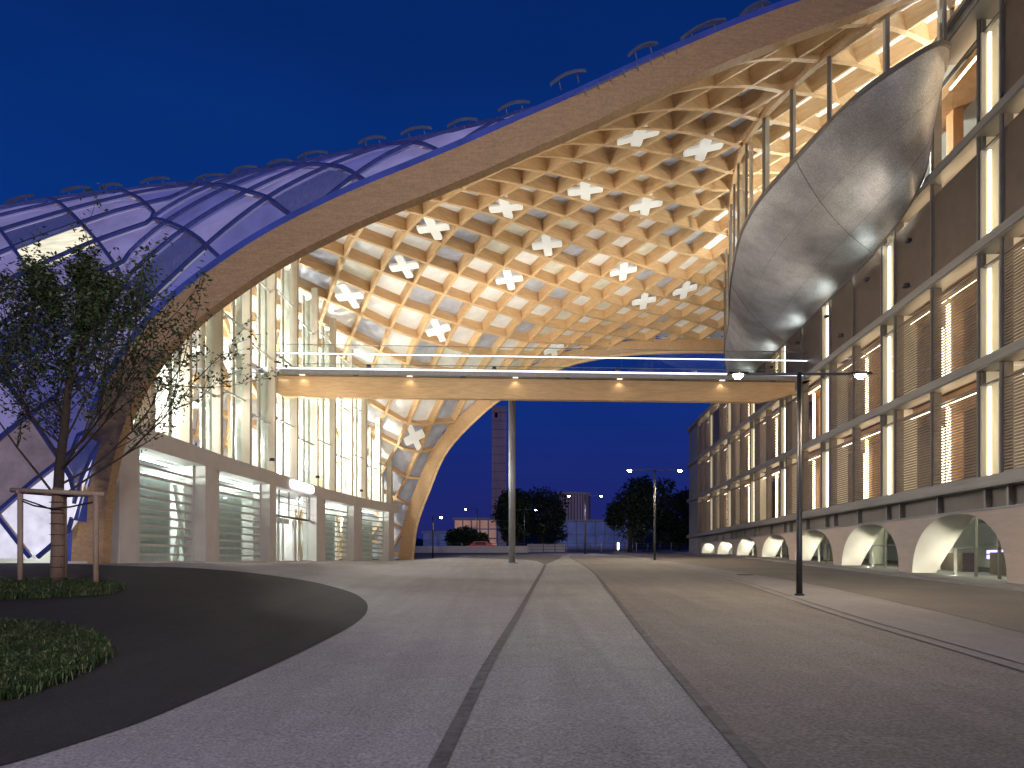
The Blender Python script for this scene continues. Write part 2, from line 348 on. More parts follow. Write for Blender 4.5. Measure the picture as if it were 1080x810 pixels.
# drain lines
def ribbon(name, line, w, off, m, side=0):
    P = []
    for i, p in enumerate(line):
        a = line[max(i-1,0)]; b = line[min(i+1,len(line)-1)]; t = Vector((b[0]-a[0], b[1]-a[1])).normalized(); n = Vector((t.y, -t.x))
        l = [Vector(p)+n*(side-w/2), Vector(p)+n*(side+w/2)]
        P.append([(q.x, q.y, ground(q.x, q.y)+off) for q in l])
    mb = MB(); mb.grid(P); o = mb.build(name, m, recalc=True); o['kind'] = 'structure'; return o
def redo(line, st=.4):
    out = [line[0]]
    for i in range(len(line)-1):
        L = math.dist(line[i], line[i+1]); k = max(1, int(L/st))
        for j in range(1, k+1): out.append((lerp(line[i][0], line[i+1][0], j/k), lerp(line[i][1], line[i+1][1], j/k)))
    return out
ribbon('drain_strip', redo(line1), .12, .012, M['sett'])
ribbon('drain_strip', redo(line2), .11, .012, M['sett'])
ribbon('kerb_line', redo(line3), .035, .012, M['joint'])
ribbon('kerb_line', redo(line3), .035, .012, M['joint'], .30)
ribbon('kerb_line', redo(line4), .03, .012, M['joint'])
for (a, b) in (((655,632.5),(905,620)), ((1010,700),(560,640))):
    pass
ribbon('joint_line', redo([pg(655,633), pg(830,629)]), .03, .014, M['joint'])
# dark asphalt bed at left
bed = [pg(*p) for p in [(12,806),(60,792),(150,762),(230,728),(300,697),(350,672),(376,657),(387,645),(385,634),(368,624),(330,614),(270,605),(220,600.5),(160,598.2)]]
bed = spline(bed, 5) + [(-16, 21.7), (-30, 21), (-34, 10), (-14, -6), (-5.5, -6), (-4.2, 3)]
sheet('asphalt_path', densify(bed, .5), .008, M['asph'], .6)
# manhole cover
mc = pg(786, 606.3); mh = MB(); 
mh.tube([(0,0,-.02),(0,0,.012)], .34, 24); mh.cm = 1
for k in range(-2, 3): mh.box(-.26, .26, k*.1-.02, k*.1+.02, .012, .02)
mo = mh.build('manhole_cover', [M['dark'], M['polegrey']]); mo.location = (mc[0], mc[1], ground(*mc)+.012)
tag(mo, 'round dark iron manhole cover set into the road beyond the near lamp post', 'manhole cover')
# ------------------------------------------------------------------ gridshell geometry
def interp(x, tab):
    return float(np.interp(x, [t[0] for t in tab], [t[1] for t in tab]))
Apts = [(-13.45,-.4),(-13.4,.5),(-13.3,2.0),(-13.0,3.55),(-12.4,5.25),(-11.45,6.75),(-10.4,7.85),(-8.86,9.03),(-7.33,10.0),(-5.5,10.93),(-4.2,11.5),(-2.8,12.07),(-1.2,12.74),(.6,13.55),(2.45,14.4),(4.6,15.45),(6.8,16.45),(9,17.45),(11.2,18.4),(14,19.75),(18,21.0),(26,22)]
Bpts = [(-9.3,-.4),(-9.15,1.2),(-8.85,3.2),(-7.9,5.9),(-6.0,10.0),(-2.0,14.0),(1.7,16.2),(5,17.6),(9,18.35),(13.3,18.65),(19,18.7),(26,18.6)]
ASM = spline(Apts, 6); BSM = spline(Bpts, 6)
def YN(X): return interp(X, [(-40,20.6),(-20,21.8),(-13,22),(0,22.05),(7,22.3),(13,23.0),(26,23.6)])
YF = 60.0; YR = 38.0
def ZN(X): return max(-.13, interp(X, ASM)-.42) if X > -13.45 else -.13
def ZF(X): return max(-.13, interp(X, BSM)+.2) if X > -9.3 else -.13
def ZR(X): return interp(X, [(-44,11.5),(-36,13.0),(-26,14.8),(-21,17.0),(-15,17.9),(-8,18.3),(-2.5,18.7),(5,19.1),(11,19.9),(14,20.8),(20,22.2),(30,23)])
PN, PF = 1.92, 2.3
def acoef(X):
    zr = ZR(X); rn = min(.985, max(0, ZN(X))/zr); rf = min(.985, max(0, ZF(X))/zr)
    yf = YF
    return (YR-YN(X))/(1-rn**PN)**(1/PN), (yf-YR)/(1-rf**PF)**(1/PF), zr, rn, rf
def height(X, Y):
    an, af, zr, rn, rf = acoef(X)
    if Y < YR: return zr*max(0, 1-(min(1, (YR-Y)/an))**PN)**(1/PN)
    return zr*max(0, 1-(min(1, (Y-YR)/af))**PF)**(1/PF)
XS = np.arange(-46, 30.01, .25); QS = []; YS = []; ZS = []
for X in XS:
    an, af, zr, rn, rf = acoef(X)
    tn = math.asin(rn**(PN/2)); tf = math.asin(rf**(PF/2))
    th = np.linspace(tn, math.pi/2, 50); y1 = YR - an*np.clip(np.cos(th),0,1)**(2/PN); z1 = zr*np.sin(th)**(2/PN)
    th = np.linspace(math.pi/2, tf, 70)[1:]; y2 = YR + af*np.clip(np.cos(th),0,1)**(2/PF); z2 = zr*np.sin(th)**(2/PF)
    y = np.concatenate([y1, y2]); z = np.concatenate([z1, z2]); d = np.concatenate([[0], np.cumsum(np.hypot(np.diff(y), np.diff(z)))])
    QS.append(d-d[49]); YS.append(y); ZS.append(z)
QN = np.array([q[0] for q in QS]); QF = np.array([q[-1] for q in QS])
def qn(X): return float(np.interp(X, XS, QN))
def qf(X): return float(np.interp(X, XS, QF))
def P(X, q):
    i = (X-XS[0])/.25; i0 = int(max(0, min(len(XS)-2, math.floor(i)))); f = i-i0
    w = (q-qn(X))/(qf(X)-qn(X)); w = max(0, min(1, w)); r = []
    for j in (i0, i0+1):
        qq = QN[j] + w*(QF[j]-QN[j]); r.append((np.interp(qq, QS[j], YS[j]), np.interp(qq, QS[j], ZS[j])))
    return Vector((X, lerp(r[0][0], r[1][0], f), lerp(r[0][1], r[1][1], f)))
def NRM(X, q):
    e = .15; a, b = qn(X), qf(X); q = max(a+e, min(b-e, q))
    d1 = P(X+e, q)-P(X-e, q); d2 = P(X, q+e)-P(X, q-e); n = d1.cross(d2).normalized()
    if n.z < 0 and abs(n.z) > .02: n = -n
    if abs(n.z) <= .3:
        c = Vector((0, YR, 5)); v = P(X, q)-c; v.x = 0
        if n.dot(v) < 0: n = -n
    return n
C = 2.95; DEP = .80
shell = thing('gridshell_building', 'huge curved timber gridshell roof with violet outer cushions sweeping over the street', 'building', loc=(0, 22, 0))
def part(mb, name, m, parent, smooth=False, recalc=False):
    o = mb.build(name, m, None, smooth, recalc)
    o.parent = parent; o.matrix_parent_inverse = Matrix.Translation(parent.location).inverted(); return o
def Q(s, X): return s + .2*(s+math.sqrt(s*s+4)) - .20*(X+4)*sstep(-4, 6, s) - .2*(s-13+math.sqrt((s-13)**2+4))
def inside(X, q): return -46 < X < 25.5 and qn(X) <= q <= qf(X)
OFFN = 1
def TP(X, q): return 1 if X < -13.6 else lerp(1, .32 + .68*sstep(0, 3.2, q-qn(X)), sstep(-13.6, -12.6, X))
def beam_lines(fam, k, x0, x1, st=.4, mg=.3):
    # fam +1: q = X - c ; fam -1: q = c - X
    c = k*C; pts = []; run = []; SH = 1+fam*.22
    X = x0
    while X <= x1:
        q = fam*(X-c)/SH
        q = Q(q, X)
        if inside(X, q) and qn(X)+mg < q < qf(X)-mg: run.append((X, q))
        else:
            if len(run) > 2: pts.append(run)
            run = []
        X += st
    if len(run) > 2: pts.append(run)
    res = []
    for r in pts:
        # extend ends to the border
        for end, sg in ((0, -1), (-1, 1)):
            X, q = r[end]; lo, hi = 0, st
            if x0 < X+sg*st < x1:
                for _ in range(12):
                    m = (lo+hi)/2; XX = X+sg*m
                    if qn(XX)+mg < Q(fam*(XX-c)/SH, XX) < qf(XX)-mg: lo = m
                    else: hi = m
                XX = X+sg*lo
                if lo > .02: (r.insert(0, (XX, Q(fam*(XX-c)/SH, XX))) if sg < 0 else r.append((XX, Q(fam*(XX-c)/SH, XX))))
        res.append(r)
    return res
nb = 0
for fam in (1, -1):
    for k in range(-16, 19):
        for r in beam_lines(fam, k, -26, 25.4):
            if len(r) < 3: continue
            pts = [P(*a) for a in r]; ups = [NRM(*a) for a in r]
            mb = MB(); h0 = 0 if fam == 1 else .012
            mb.sweep(pts, ups, .20, DEP, h0, [TP(*a) for a in r]); part(mb, 'lattice_beam', M['timber'], shell, recalc=True); nb += 1
print('lattice beams', nb)
# outer rib caps
for fam in (1, -1):
    mb = MB()
    for k in range(-26, 19):
        for r in beam_lines(fam, k, -44, 18, .4, .05):
            pts = [P(*a) for a in r]; ups = [NRM(*a) for a in r]
            mb.sweep(pts, ups, .12, .10, DEP+.20+(0 if fam == 1 else .013), [TP(*a) for a in r])
    part(mb, 'rib_cap', M['rib'], shell, recalc=True)
mb = MB(); ep = []; eu = []
for i in range(0, 240):
    X = -13.3+i*.16
    if X > 24: break
    ep.append(P(X, qn(X)+.12)); eu.append(NRM(X, qn(X)))
mb.sweep(ep, eu, .16, .12, DEP+.12, [TP(-13.3+i*.16, qn(-13.3+i*.16)) for i in range(len(ep))]); part(mb, 'edge_cap', M['rib'], shell, recalc=True)
# cells
cells = []
for i in range(-26, 19):
    for j in range(-26, 19):
        a = i*C; b = j*C     # X - q = a ; X + q = b
        Xc = (a+b+C)/2 + .22*(b-a)/2; qc = Q((b-a)/2, Xc)
        if not (-45 < Xc < 24): continue
        lo, hi = qn(Xc), qf(Xc)
        if qc > hi + C*.8 or qc < lo - C*.42: continue
        pc = P(Xc, max(lo, min(hi, qc)))
        cells.append((i, j, Xc, qc, pc))
def cellmesh(i, j, off, ins, bulge, n=4):
    a = i*C; b = j*C; Pt = []
    for u in range(n+1):
        row = []
        for v in range(n+1):
            uu = ins+(1-2*ins)*u/n; vv = ins+(1-2*ins)*v/n
            A = a+uu*C; B = b+vv*C; q = (B-A)/2; X = (A+B)/2 + .22*q
            bl = bulge*16*(u/n)*(1-u/n)*(v/n)*(1-v/n)
            X = max(-45.5, min(25.5, X)); lo, hi = qn(X), qf(X); q = max(lo+.02, min(hi-.02, Q(q, X)))
            row.append(P(X, q)+NRM(X, q)*((off+bl)*TP(X, q)))
        Pt.append(row)
    return Pt
inner = [c for c in cells if c[2] > -34]; outer = [c for c in cells if c[2] < 17]
def vis_in(c):
    x, y = proj(c[4]); return c[4].y > 33 and 300 < x < 790 and 60 < y < 600
inner.sort(key=lambda c: (not vis_in(c), c[4].y)); 
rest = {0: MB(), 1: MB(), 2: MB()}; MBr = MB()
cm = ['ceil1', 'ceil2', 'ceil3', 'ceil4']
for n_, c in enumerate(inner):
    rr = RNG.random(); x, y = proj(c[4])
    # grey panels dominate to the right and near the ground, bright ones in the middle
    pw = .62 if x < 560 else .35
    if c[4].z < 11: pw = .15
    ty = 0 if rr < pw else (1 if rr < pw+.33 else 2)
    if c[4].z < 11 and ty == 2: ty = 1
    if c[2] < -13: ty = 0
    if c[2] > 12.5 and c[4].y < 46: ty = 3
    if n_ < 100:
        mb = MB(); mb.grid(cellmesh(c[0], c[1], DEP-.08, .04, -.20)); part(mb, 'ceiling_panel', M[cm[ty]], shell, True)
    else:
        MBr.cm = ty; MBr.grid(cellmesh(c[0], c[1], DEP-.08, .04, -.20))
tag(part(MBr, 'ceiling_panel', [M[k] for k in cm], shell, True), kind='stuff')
lit = [(60,233),(20,255),(42,292)]; litw = [(4,585),(40,545)]
def near(c, lst, r):
    if c[4].y > 36: return False
    p = proj(c[4]+NRM(c[2], c[3])*.9); return any(math.dist(p, q) < r for q in lst)
def nearest(q):
    k = min((c for c in outer if c[4].y < 36), key=lambda c: math.dist(proj(c[4]+NRM(c[2], c[3])*.9), q)); return (k[0], k[1])
lit = {nearest(q) for q in lit}; litw = {nearest(q) for q in litw}
def vis_out(c):
    x, y = proj(c[4]); return c[4].y < 37 and -20 < x < 520
outer.sort(key=lambda c: (not vis_out(c), c[4].y))
MBr = MB(); sm = ['skin1', 'skin2', 'skin3', 'litwin', 'litwhite', 'tint']
for n_, c in enumerate(outer):
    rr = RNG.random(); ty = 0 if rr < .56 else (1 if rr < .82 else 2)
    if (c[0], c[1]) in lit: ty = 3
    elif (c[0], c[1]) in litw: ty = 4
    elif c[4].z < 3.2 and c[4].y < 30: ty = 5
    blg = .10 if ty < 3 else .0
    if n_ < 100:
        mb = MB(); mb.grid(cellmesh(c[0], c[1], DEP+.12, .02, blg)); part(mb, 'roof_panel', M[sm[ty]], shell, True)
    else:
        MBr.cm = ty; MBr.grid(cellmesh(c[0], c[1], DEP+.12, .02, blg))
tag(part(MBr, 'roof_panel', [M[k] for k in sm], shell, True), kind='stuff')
# edge arches
def arch(tab, yfun, w, h, x1, off=0, z0=-.4):
    tab = [t for t in tab if t[0] <= x1]
    pts = spline([(a, b) for a, b in tab], 6); out = []; ups = []
    for i, (x, z) in enumerate(pts):
        a = pts[max(0,i-1)]; b = pts[min(len(pts)-1,i+1)]; t = Vector((b[0]-a[0], 0, b[1]-a[1])).normalized(); n = Vector((-t.z, 0, t.x))
        if n.z < 0 and abs(n.z) > .001: n = -n
        out.append(Vector((x, yfun(x), z)) + n*off); ups.append(n)
    return out, ups
pts, ups = arch(Apts, lambda x: YN(x)-.15, .5, 1, 26)
mb = MB(); mb.sweep(pts, ups, .42, 1.0, -.46); part(mb, 'edge_beam', M['timber_dark'], shell, recalc=True)
mb = MB(); mb.sweep(pts, ups, .34, .22, .545)
fg = []
for i in range(0, 240):
    X = -13.35+i*.16
    if X > 24: break
    q = qn(X); p = P(X, q); n = NRM(X, q); fg.append([p+n*(h*TP(X, q))+Vector((0,-.04,0)) for h in (-.1,.3,.6,DEP+.10)])
mb.grid(fg)

o = part(mb, 'edge_flashing', M['flash'], shell, recalc=True)
pts, ups = arch(Bpts, lambda x: YF, .7, 1, 26)
mb = MB(); mb.sweep(pts, ups, .9, 1.05, -.45); part(mb, 'edge_beam', M['timber_dark'], shell, recalc=True)
mb = MB(); mb.sweep([p+Vector((0,-.30,0)) for p in pts], ups, .22, .22, -.68); part(mb, 'edge_trim', M['timber'], shell, recalc=True)
# sunshade fins along the crest (raised curved leaves)
def sil_q(X):
    best = None
    for w in np.linspace(0, 1, 60):
        q = lerp(qn(X), qf(X), w*.75); p = P(X, q)+NRM(X, q)*.95; s_ = p.z/p.y
        if best is None or s_ > best[0]: best = (s_, q)
    return best[1]
X = -21.5; n_ = 0
while X < 15:
    q = sil_q(X) + RNG.uniform(-.2, .7); n = NRM(X, q); p = P(X, q)+n*(1.0*TP(X, q)+RNG.uniform(.2,.34)+(.75 if TP(X, q) < .6 else 0)); mb = MB(); g_ = []
    L = RNG.uniform(.5, .8); ax = (P(X+.5, q)-P(X-.5, q)).normalized(); ay = n.cross(ax)
    for u in range(9):
        s_ = -1+2*u/8; wd = .34*math.sqrt(max(.04, 1-s_*s_)); g_.append([p+ax*(L*s_)+ay*(wd*v)+n*(.12*(1-s_*s_)-.1*v*v) for v in (-1,-.5,0,.5,1)])
    mb.grid(g_); b_ = len(mb.v)
    for s_ in (-.5, .5): mb.bar(p+ax*(L*s_)-n*.3, p+ax*(L*s_)+n*.02, .03, .03, up=tuple(ax))
    part(mb, 'sunshade', M['fin'], shell, True); X += RNG.uniform(1.5, 2.7); n_ += 1
# snow-guard pins near the crest
mb = MB()
X = -20
while X < 6:
    q = sil_q(X)-.4; n = NRM(X, q); p = P(X, q)+n*.85; mb.bar(p, p+n*.22, .02, .02, up=(1,0,0)); X += .42
mb.tube([P(x_, sil_q(x_)-.4)+NRM(x_, sil_q(x_)-.4)*1.0 for x_ in np.arange(-20, 6, .4)], .012, 4, False)
part(mb, 'snow_guard', M['fin'], shell)
# ------------------------------------------------------------------ crosses hanging in the lattice
CR = [(660,133,'topmost white cross panel in the timber lattice'),(733,167,'white cross panel highest at the right, near the steel belly'),
(547,215,'white cross panel just below the edge beam, upper middle of the lattice'),(624,186,'white cross panel below and left of the topmost one'),
(447,231,'white cross panel close under the edge beam on the left half'),(690,225,'white cross panel in the upper right, between the topmost and the bridge'),
(443,282,'white cross panel left of centre, directly below the one close under the edge beam'),(575,260,'white cross panel in the middle of the lattice'),
(387,308,'leftmost white cross panel, beside the glass wall above the bridge'),(538,302,'white cross panel left of and below the middle one'),
(658,278,'white cross panel right of and below the middle one'),(733,298,'white cross panel at the right above the bridge, beside the belly'),
(465,350,'white cross panel low on the left, just above the bridge railing'),(674,323,'white cross panel right of centre, above the far arch'),
(585,362,'white cross panel lowest above the bridge railing, at the far arch'),(443,468,'only white cross panel below the bridge, beside the far arch leg')]
def cross_shape(n=12):
    L, w, r = .90, .25, .12; out = []
    for k in range(4):
        a = k*math.pi/2; R = lambda x, y: (x*math.cos(a)-y*math.sin(a), x*math.sin(a)+y*math.cos(a))
        out.append(R(w, w))
        for (cx, cy, a0) in ((L-r, w-r, 90), (L-r, -w+r, 0)):
            for s_ in range(4):
                t = math.radians(a0-30*s_); out.append(R(cx+r*math.cos(t), cy+r*math.sin(t)))
    o2 = []
    for k in range(4):
        seg = out[k*9:(k+1)*9]; o2.append(seg)
    res = []
    for k in (0, 3, 2, 1): res += o2[k]
    return res
base = cross_shape()
cx = MB(); nb_ = len(base)
cx.face([(0+x, y, -.06) for x, y in base]); cx.face([(x, y, .06) for x, y in base][::-1])
for i in range(nb_):
    a = base[i]; b = base[(i+1) % nb_]; cx.face([(a[0],a[1],-.06),(b[0],b[1],-.06),(b[0],b[1],.06),(a[0],a[1],.06)])
first = None; used = set()
for (x, y, lab) in CR:
    best = min((c for c in cells if (c[0], c[1]) not in used and c[4].y > (33 if x < 600 else 24) and c[2] > -11), key=lambda c: math.dist(proj(c[4]+NRM(c[2], c[3])*.2), (x, y)))
    used.add((best[0], best[1])); X, q = best[2], best[3]; n = NRM(X, q); p = P(X, q)+n*.10
    if first is None: o = cx.build('cross_panel', M['cross'], recalc=True); first = o
    else: o = first.copy(); COL.objects.link(o)
    t = (P(X+.3, q-.06)-P(X-.3, q+.06)).normalized(); u = n.cross(t)*1.55
    m = Matrix((t, u, n)).transposed(); o.matrix_world = Matrix.Translation(p) @ m.to_4x4() @ Matrix.Rotation(math.radians(4), 4, 'Z')
    tag(o, lab, 'cross panel', 'white cross panels in the timber lattice')
# ------------------------------------------------------------------ entrance wall (left)
WT = [(21.6,-13.15),(25,-13.2),(31.3,-13.2),(36.5,-12.95),(41,-12.8),(44,-12.6),(46.5,-12.5),(51,-11.8),(53.3,-11.5),(57.6,-10.4),(60,-9.7)]
def wx(Y): return float(np.interp(Y, [t[0] for t in WT], [t[1] for t in WT]))
def wp(Y, d, z): # d: outward (street side)
    e = .5; t = Vector((wx(Y+e)-wx(Y-e), 2*e, 0)).normalized(); n = Vector((t.y, -t.x, 0)); return Vector((wx(Y), Y, z)) + n*d
def wbox(mb, y0, y1, d0, d1, z0, z1, seg=1):
    for k in range(seg):
        a = lerp(y0, y1, k/seg); b = lerp(y0, y1, (k+1)/seg)
        mb.hexa([wp(a,d0,z0), wp(b,d0,z0), wp(b,d1,z0), wp(a,d1,z0), wp(a,d0,z1), wp(b,d0,z1), wp(b,d1,z1), wp(a,d1,z1)])
ent = thing('entrance_wall', 'cream and glass entrance front with tall posts and louvred gates under the timber roof', 'building front', loc=(wx(40), 40, -.13))
ZB = -.16
gates = [(21.7,22.9),(24.6,29.4),(31.3,36.5),(38,44),(46.5,51),(53.3,57.6)]
piers = [(22.9,24.6),(29.4,31.3),(36.5,38),(44,46.5),(51,53.3),(57.6,59.0)]
for (a, b) in piers:
    mb = MB(); wbox(mb, a, a+(b-a)*.58, -.9, 0, ZB, 4.02); wbox(mb, a+(b-a)*.58, b, -.9, -.22, ZB, 4.02); part(mb, 'pier', M['pier'], ent)
mb = MB(); wbox(mb, 21.6, 59.4, -.95, .02, 4.02, 4.75, 16); part(mb, 'lintel', M['pier'], ent)
mb = MB(); wbox(mb, 21.6, 59.4, -.9, -.30, ZB-.1, ZB+.10, 16); part(mb, 'sill', M['pier'], ent)
for gi, (a, b) in enumerate(gates):
    if gi == 3: continue
    g_ = MB(); wbox(g_, a, a+.10, -.66, -.5, ZB+.1, 4.02); wbox(g_, b-.10, b, -.66, -.5, ZB+.1, 4.02)
    go_ = part(g_, 'gate', M['white'], ent); go_.matrix_parent_inverse = Matrix.Translation(ent.location).inverted()
    mb = MB(); nbars = 10
    for k in range(nbars):
        z = .15 + k*.36 + (.08 if k > 7 else 0); wbox(mb, a+.1, b-.1, -.64, -.52, z, z+.085, 2)
    s_ = mb.build('gate_bars', M['white']); s_.parent = go_
    mb = MB(); wbox(mb, a+.2, b-.2, -1.20, -1.10, 3.88, 3.94)
    s_ = mb.build('fill_bar', M['gatebar']); s_.parent = go_
    mb = MB(); wbox(mb, a+.1, b-.1, -.80, -.78, ZB+.1, 4.0, 2)
    s_ = mb.build('pane', M['greenglass']); s_.parent = go_
    mb = MB(); wbox(mb, lerp(a,b,.45), b-.1, -1.5, -1.46, ZB+.1, 3.3 if gi != 0 else 3.3)
    s_ = mb.build('roller_curtain', M['curtain']); s_.parent = go_
# entrance: transom grid and doors
a, b = gates[3]
d_ = MB(); wbox(d_, a, b, -.62, -.5, 2.45, 2.57)
for k in range(1, 4): wbox(d_, a, b, -.60, -.54, 2.57+k*.36, 2.60+k*.36)
for t in (.02, .22, .48, .74, .97): wbox(d_, lerp(a,b,t)-.03, lerp(a,b,t)+.03, -.61, -.53, 2.57, 4.02)
door = part(d_, 'entrance_door', M['frame'], ent)
def sub(mb, name, m, parent, root, smooth=False):
    o = mb.build(name, m, smooth=smooth); o.parent = parent; return o
for (t0, t1) in ((.18,.32),(.58,.72)):
    mb = MB(); y0, y1 = lerp(a,b,t0), lerp(a,b,t1); 
    wbox(mb, y0, y0+.14, -.60, -.50, ZB+.1, 2.45); wbox(mb, y1-.14, y1, -.60, -.5, ZB+.1, 2.45)
    sub(mb, 'door_leaf', M['white'], door, ent)
mb = MB(); wbox(mb, lerp(a,b,.0)+.02, lerp(a,b,.18), -.58, -.56, ZB+.1, 2.45); wbox(mb, lerp(a,b,.72), b, -.58, -.56, ZB+.1, 2.45); sub(mb, 'pane', M['greenglass'], door, ent)
mb = MB(); wbox(mb, lerp(a,b,.72)+.1, lerp(a,b,.72)+.3, -.9, -.8, ZB+.1, 2.4); wbox(mb, lerp(a,b,.3), lerp(a,b,.58), -.9, -.8, 2.15, 2.45); sub(mb, 'door_frame', M['white'], door, ent)
# sign over the entrance
mb = MB(); sp = []
def roundbar(y0, y1, z0, z1, d):
    pts = []
    r = (z1-z0)/2
    for k in range(7): t = math.pi/2+math.pi*k/6; pts.append((y0+r+r*math.cos(t), (z0+z1)/2+r*math.sin(t)))
    for k in range(7): t = -math.pi/2+math.pi*k/6; pts.append((y1-r+r*math.cos(t), (z0+z1)/2+r*math.sin(t)))
    return pts
pp = roundbar(39.4, 43.2, 4.17, 4.62, 0)
f_ = [wp(y, .16, z) for y, z in pp]; b_ = [wp(y, .03, z) for y, z in pp]
mb.face(f_[::-1]); mb.face(b_)
for i in range(len(pp)): j = (i+1) % len(pp); mb.face([f_[i], f_[j], b_[j], b_[i]])
so_ = mb.build('illuminated_sign', emis('sign_white', (.93,.9,1), 4)); tag(so_, 'rounded glowing white sign on the lintel above the entrance door', 'sign')
# tall posts & glass
posts = [22.2,25.2,28.2,31.2,34.3,37.5,41,44.5,47.8,50.9,53.7,56.2,58.3]
def top(Y): return height(wx(Y), Y)
for k, y in enumerate(posts):
    z1 = top(y)+.1
    if z1 < 5: continue
    mb = MB(); wbox(mb, y-.13, y+.13, -.46, -.06, 4.75, z1); part(mb, 'mullion', M['post'], ent)
    mb = MB(); zz = z1
    wbox(mb, y+.75, y+.82, -.85, -.6, 4.75, max(5, top(y+.85)-.1)); wbox(mb, y+1.0, y+1.06, -1.3, -.5, 4.75, max(5, top(y+.9)-.1))
    part(mb, 'glass_fin', M['greenfin'], ent)
    mb = MB(); wbox(mb, y+.30, y+.62, -1.25, -1.15, 4.75, max(5, top(y+.4)-.1)); part(mb, 'inner_post', M['white'], ent)
for k in range(len(posts)-1):
    y0, y1 = posts[k]+.13, posts[k+1]-.13; zt0, zt1 = top(y0), top(y1)
    if max(zt0, zt1) < 5.2: continue
    mb = MB(); mb.face([wp(y0,-.3,4.75), wp(y1,-.3,4.75), wp(y1,-.3,max(4.8,zt1)), wp(y0,-.3,max(4.8,zt0))]); part(mb, 'pane', M['greenglass'], ent)
    mb = MB(); zm = min(zt0, zt1)
    for j, z in enumerate(np.arange(7.4+.5*(k % 2), zm-.5, 3.6)):
        wbox(mb, y0, y1, -.36, -.28, z, z+.07)
        c_ = wp(y0+.9, -.7, z-.15); mb.bar(c_, c_+Vector((.0,.9,.45)), .13, .13)
    if mb.v: part(mb, 'transom', M['white'], ent)
# interior behind it
mb = MB(); 
wbox(mb, 22.4, 58.6, -9, -.9, ZB-.12, ZB+.02, 8); part(mb, 'floor', M['interior'], ent)
mb = MB(); wbox(mb, 23.4, 57, -7.0, -1.0, 4.2, 4.5, 10); part(mb, 'ceiling_slab', M['interior'], ent)
mb = MB(); wbox(mb, 23.4, 57, -4.7, -4.5, ZB, 4.2, 10); part(mb, 'back_wall', M['interior'], ent)
for (a, b, d, z0, z1) in ((25,30.5,-5.0,4.5,9.3),(33,38,-6.0,4.5,14),(41,45,-4.0,4.5,8.4),(47,52,-4.4,4.5,11)):
    mb = MB(); wbox(mb, a, b, d-.2, d, z0, z1, 2); part(mb, 'partition_wall', M['interior'], ent)
mb = MB(); wbox(mb, 34.5, 44, -3.6, -1.3, 10.45, 10.8, 3); wbox(mb, 27, 34.5, -3.6, -2.2, 7.6, 7.85, 3); part(mb, 'gallery', M['interior'], ent)
mb = MB()
for k in range(7):     # interior diagonal timbers
    y = 28+k*4.3
    for (a_, da, za, b_, db, zb) in ((y, -2.2, 4.7, y+3, -3.6, 9.5), (y+3.5, -2.0, 9.5, y+.6, -3.2, 14)):
        pa, pb = wp(a_, da, za), wp(b_, db, zb)
        if za < height(pa.x, pa.y)-.8 and zb < height(pb.x, pb.y)-.8: mb.bar(pa, pb, .2, .3)
part(mb, 'interior_brace', M['timber'], ent)
for k in range(5):
    a, b = [gates[1],gates[2],gates[3],gates[4],gates[5]][k]
    mb = MB()
    if k != 2:
        for s_ in (.1, .3): mb.bar(wp(lerp(a,b,s_), -2.6, ZB), wp(lerp(a,b,s_+.2), -2.6, 3.5), .16, .16); mb.bar(wp(lerp(a,b,s_+.2), -2.6, ZB), wp(lerp(a,b,s_), -2.6, 3.5), .14, .16)
        part(mb, 'cross_brace', M['timber'] if k > 2 else M['white'], ent)
# interior light fixtures (ceiling bars)
for y in (26, 33, 41, 49, 55):
    mb = MB(); wbox(mb, y-1, y+1, -3.2, -3.0, 4.10, 4.16); part(mb, 'ceiling_light', emis('ceiling_bar', (.95,1,.95), 14), ent)
for y in (26.5, 33.5, 40.5, 48, 54):
    lamp('POINT', wp(y, -2.6, 3.3), 650, (.94,1,.95), .12, name='ground_floor_light'); lamp('POINT', wp(y, -3.2, 7.2), 2000, (1,.98,.88), .2, name='interior_light'); 
    if top(y) > 12.5: lamp('POINT', wp(y, -3.4, 12.2), 1700, (1,.97,.86), .2, name='interior_light')
# curved interior light band seen through roof windows
for x in (-20,-27): lamp('POINT', (x, 27, 5), 350, (.9,.85,1), .3, name='interior_light')
# ------------------------------------------------------------------ footbridge
br = thing('footbridge', 'straight timber footbridge with glass railing spanning between the two buildings', 'bridge', loc=(0, 40, 9.2))
def by(x): return 38.6 + (x+13)*.05
def bbox(mb, x0, x1, d0, d1, z0, z1, z0b=None, z1b=None):
    z0b = z0 if z0b is None else z0b; z1b = z1 if z1b is None else z1b
    mb.hexa([(x0,by(x0)+d0,z0),(x1,by(x1)+d0,z0b),(x1,by(x1)+d1,z0b),(x0,by(x0)+d1,z0),(x0,by(x0)+d0,z1),(x1,by(x1)+d0,z1b),(x1,by(x1)+d1,z1b),(x0,by(x0)+d1,z1)])
for d in (0, 2.6):
    zb_ = 9.22 if d == 0 else 9.98
    mb = MB(); bbox(mb, -13.6, -12.95, d, d+.42, max(9.62, zb_), 10.38, zb_); bbox(mb, -12.95, 14.6, d, d+.42, zb_, 10.38)
    bbox(mb, 14.6, 16.6, d, d+.42, zb_, 10.38, max(9.75, zb_)); part(mb, 'main_beam', M['timber'], br)
mb = MB(); bbox(mb, -12.9, 16.2, .42, 2.6, 10.05, 10.15); part(mb, 'soffit', M['timber_dark'], br)
mb = MB(); bbox(mb, -15.6, 17.4, -.45, 3.5, 10.40, 10.72); part(mb, 'deck', M['polegrey'], br)
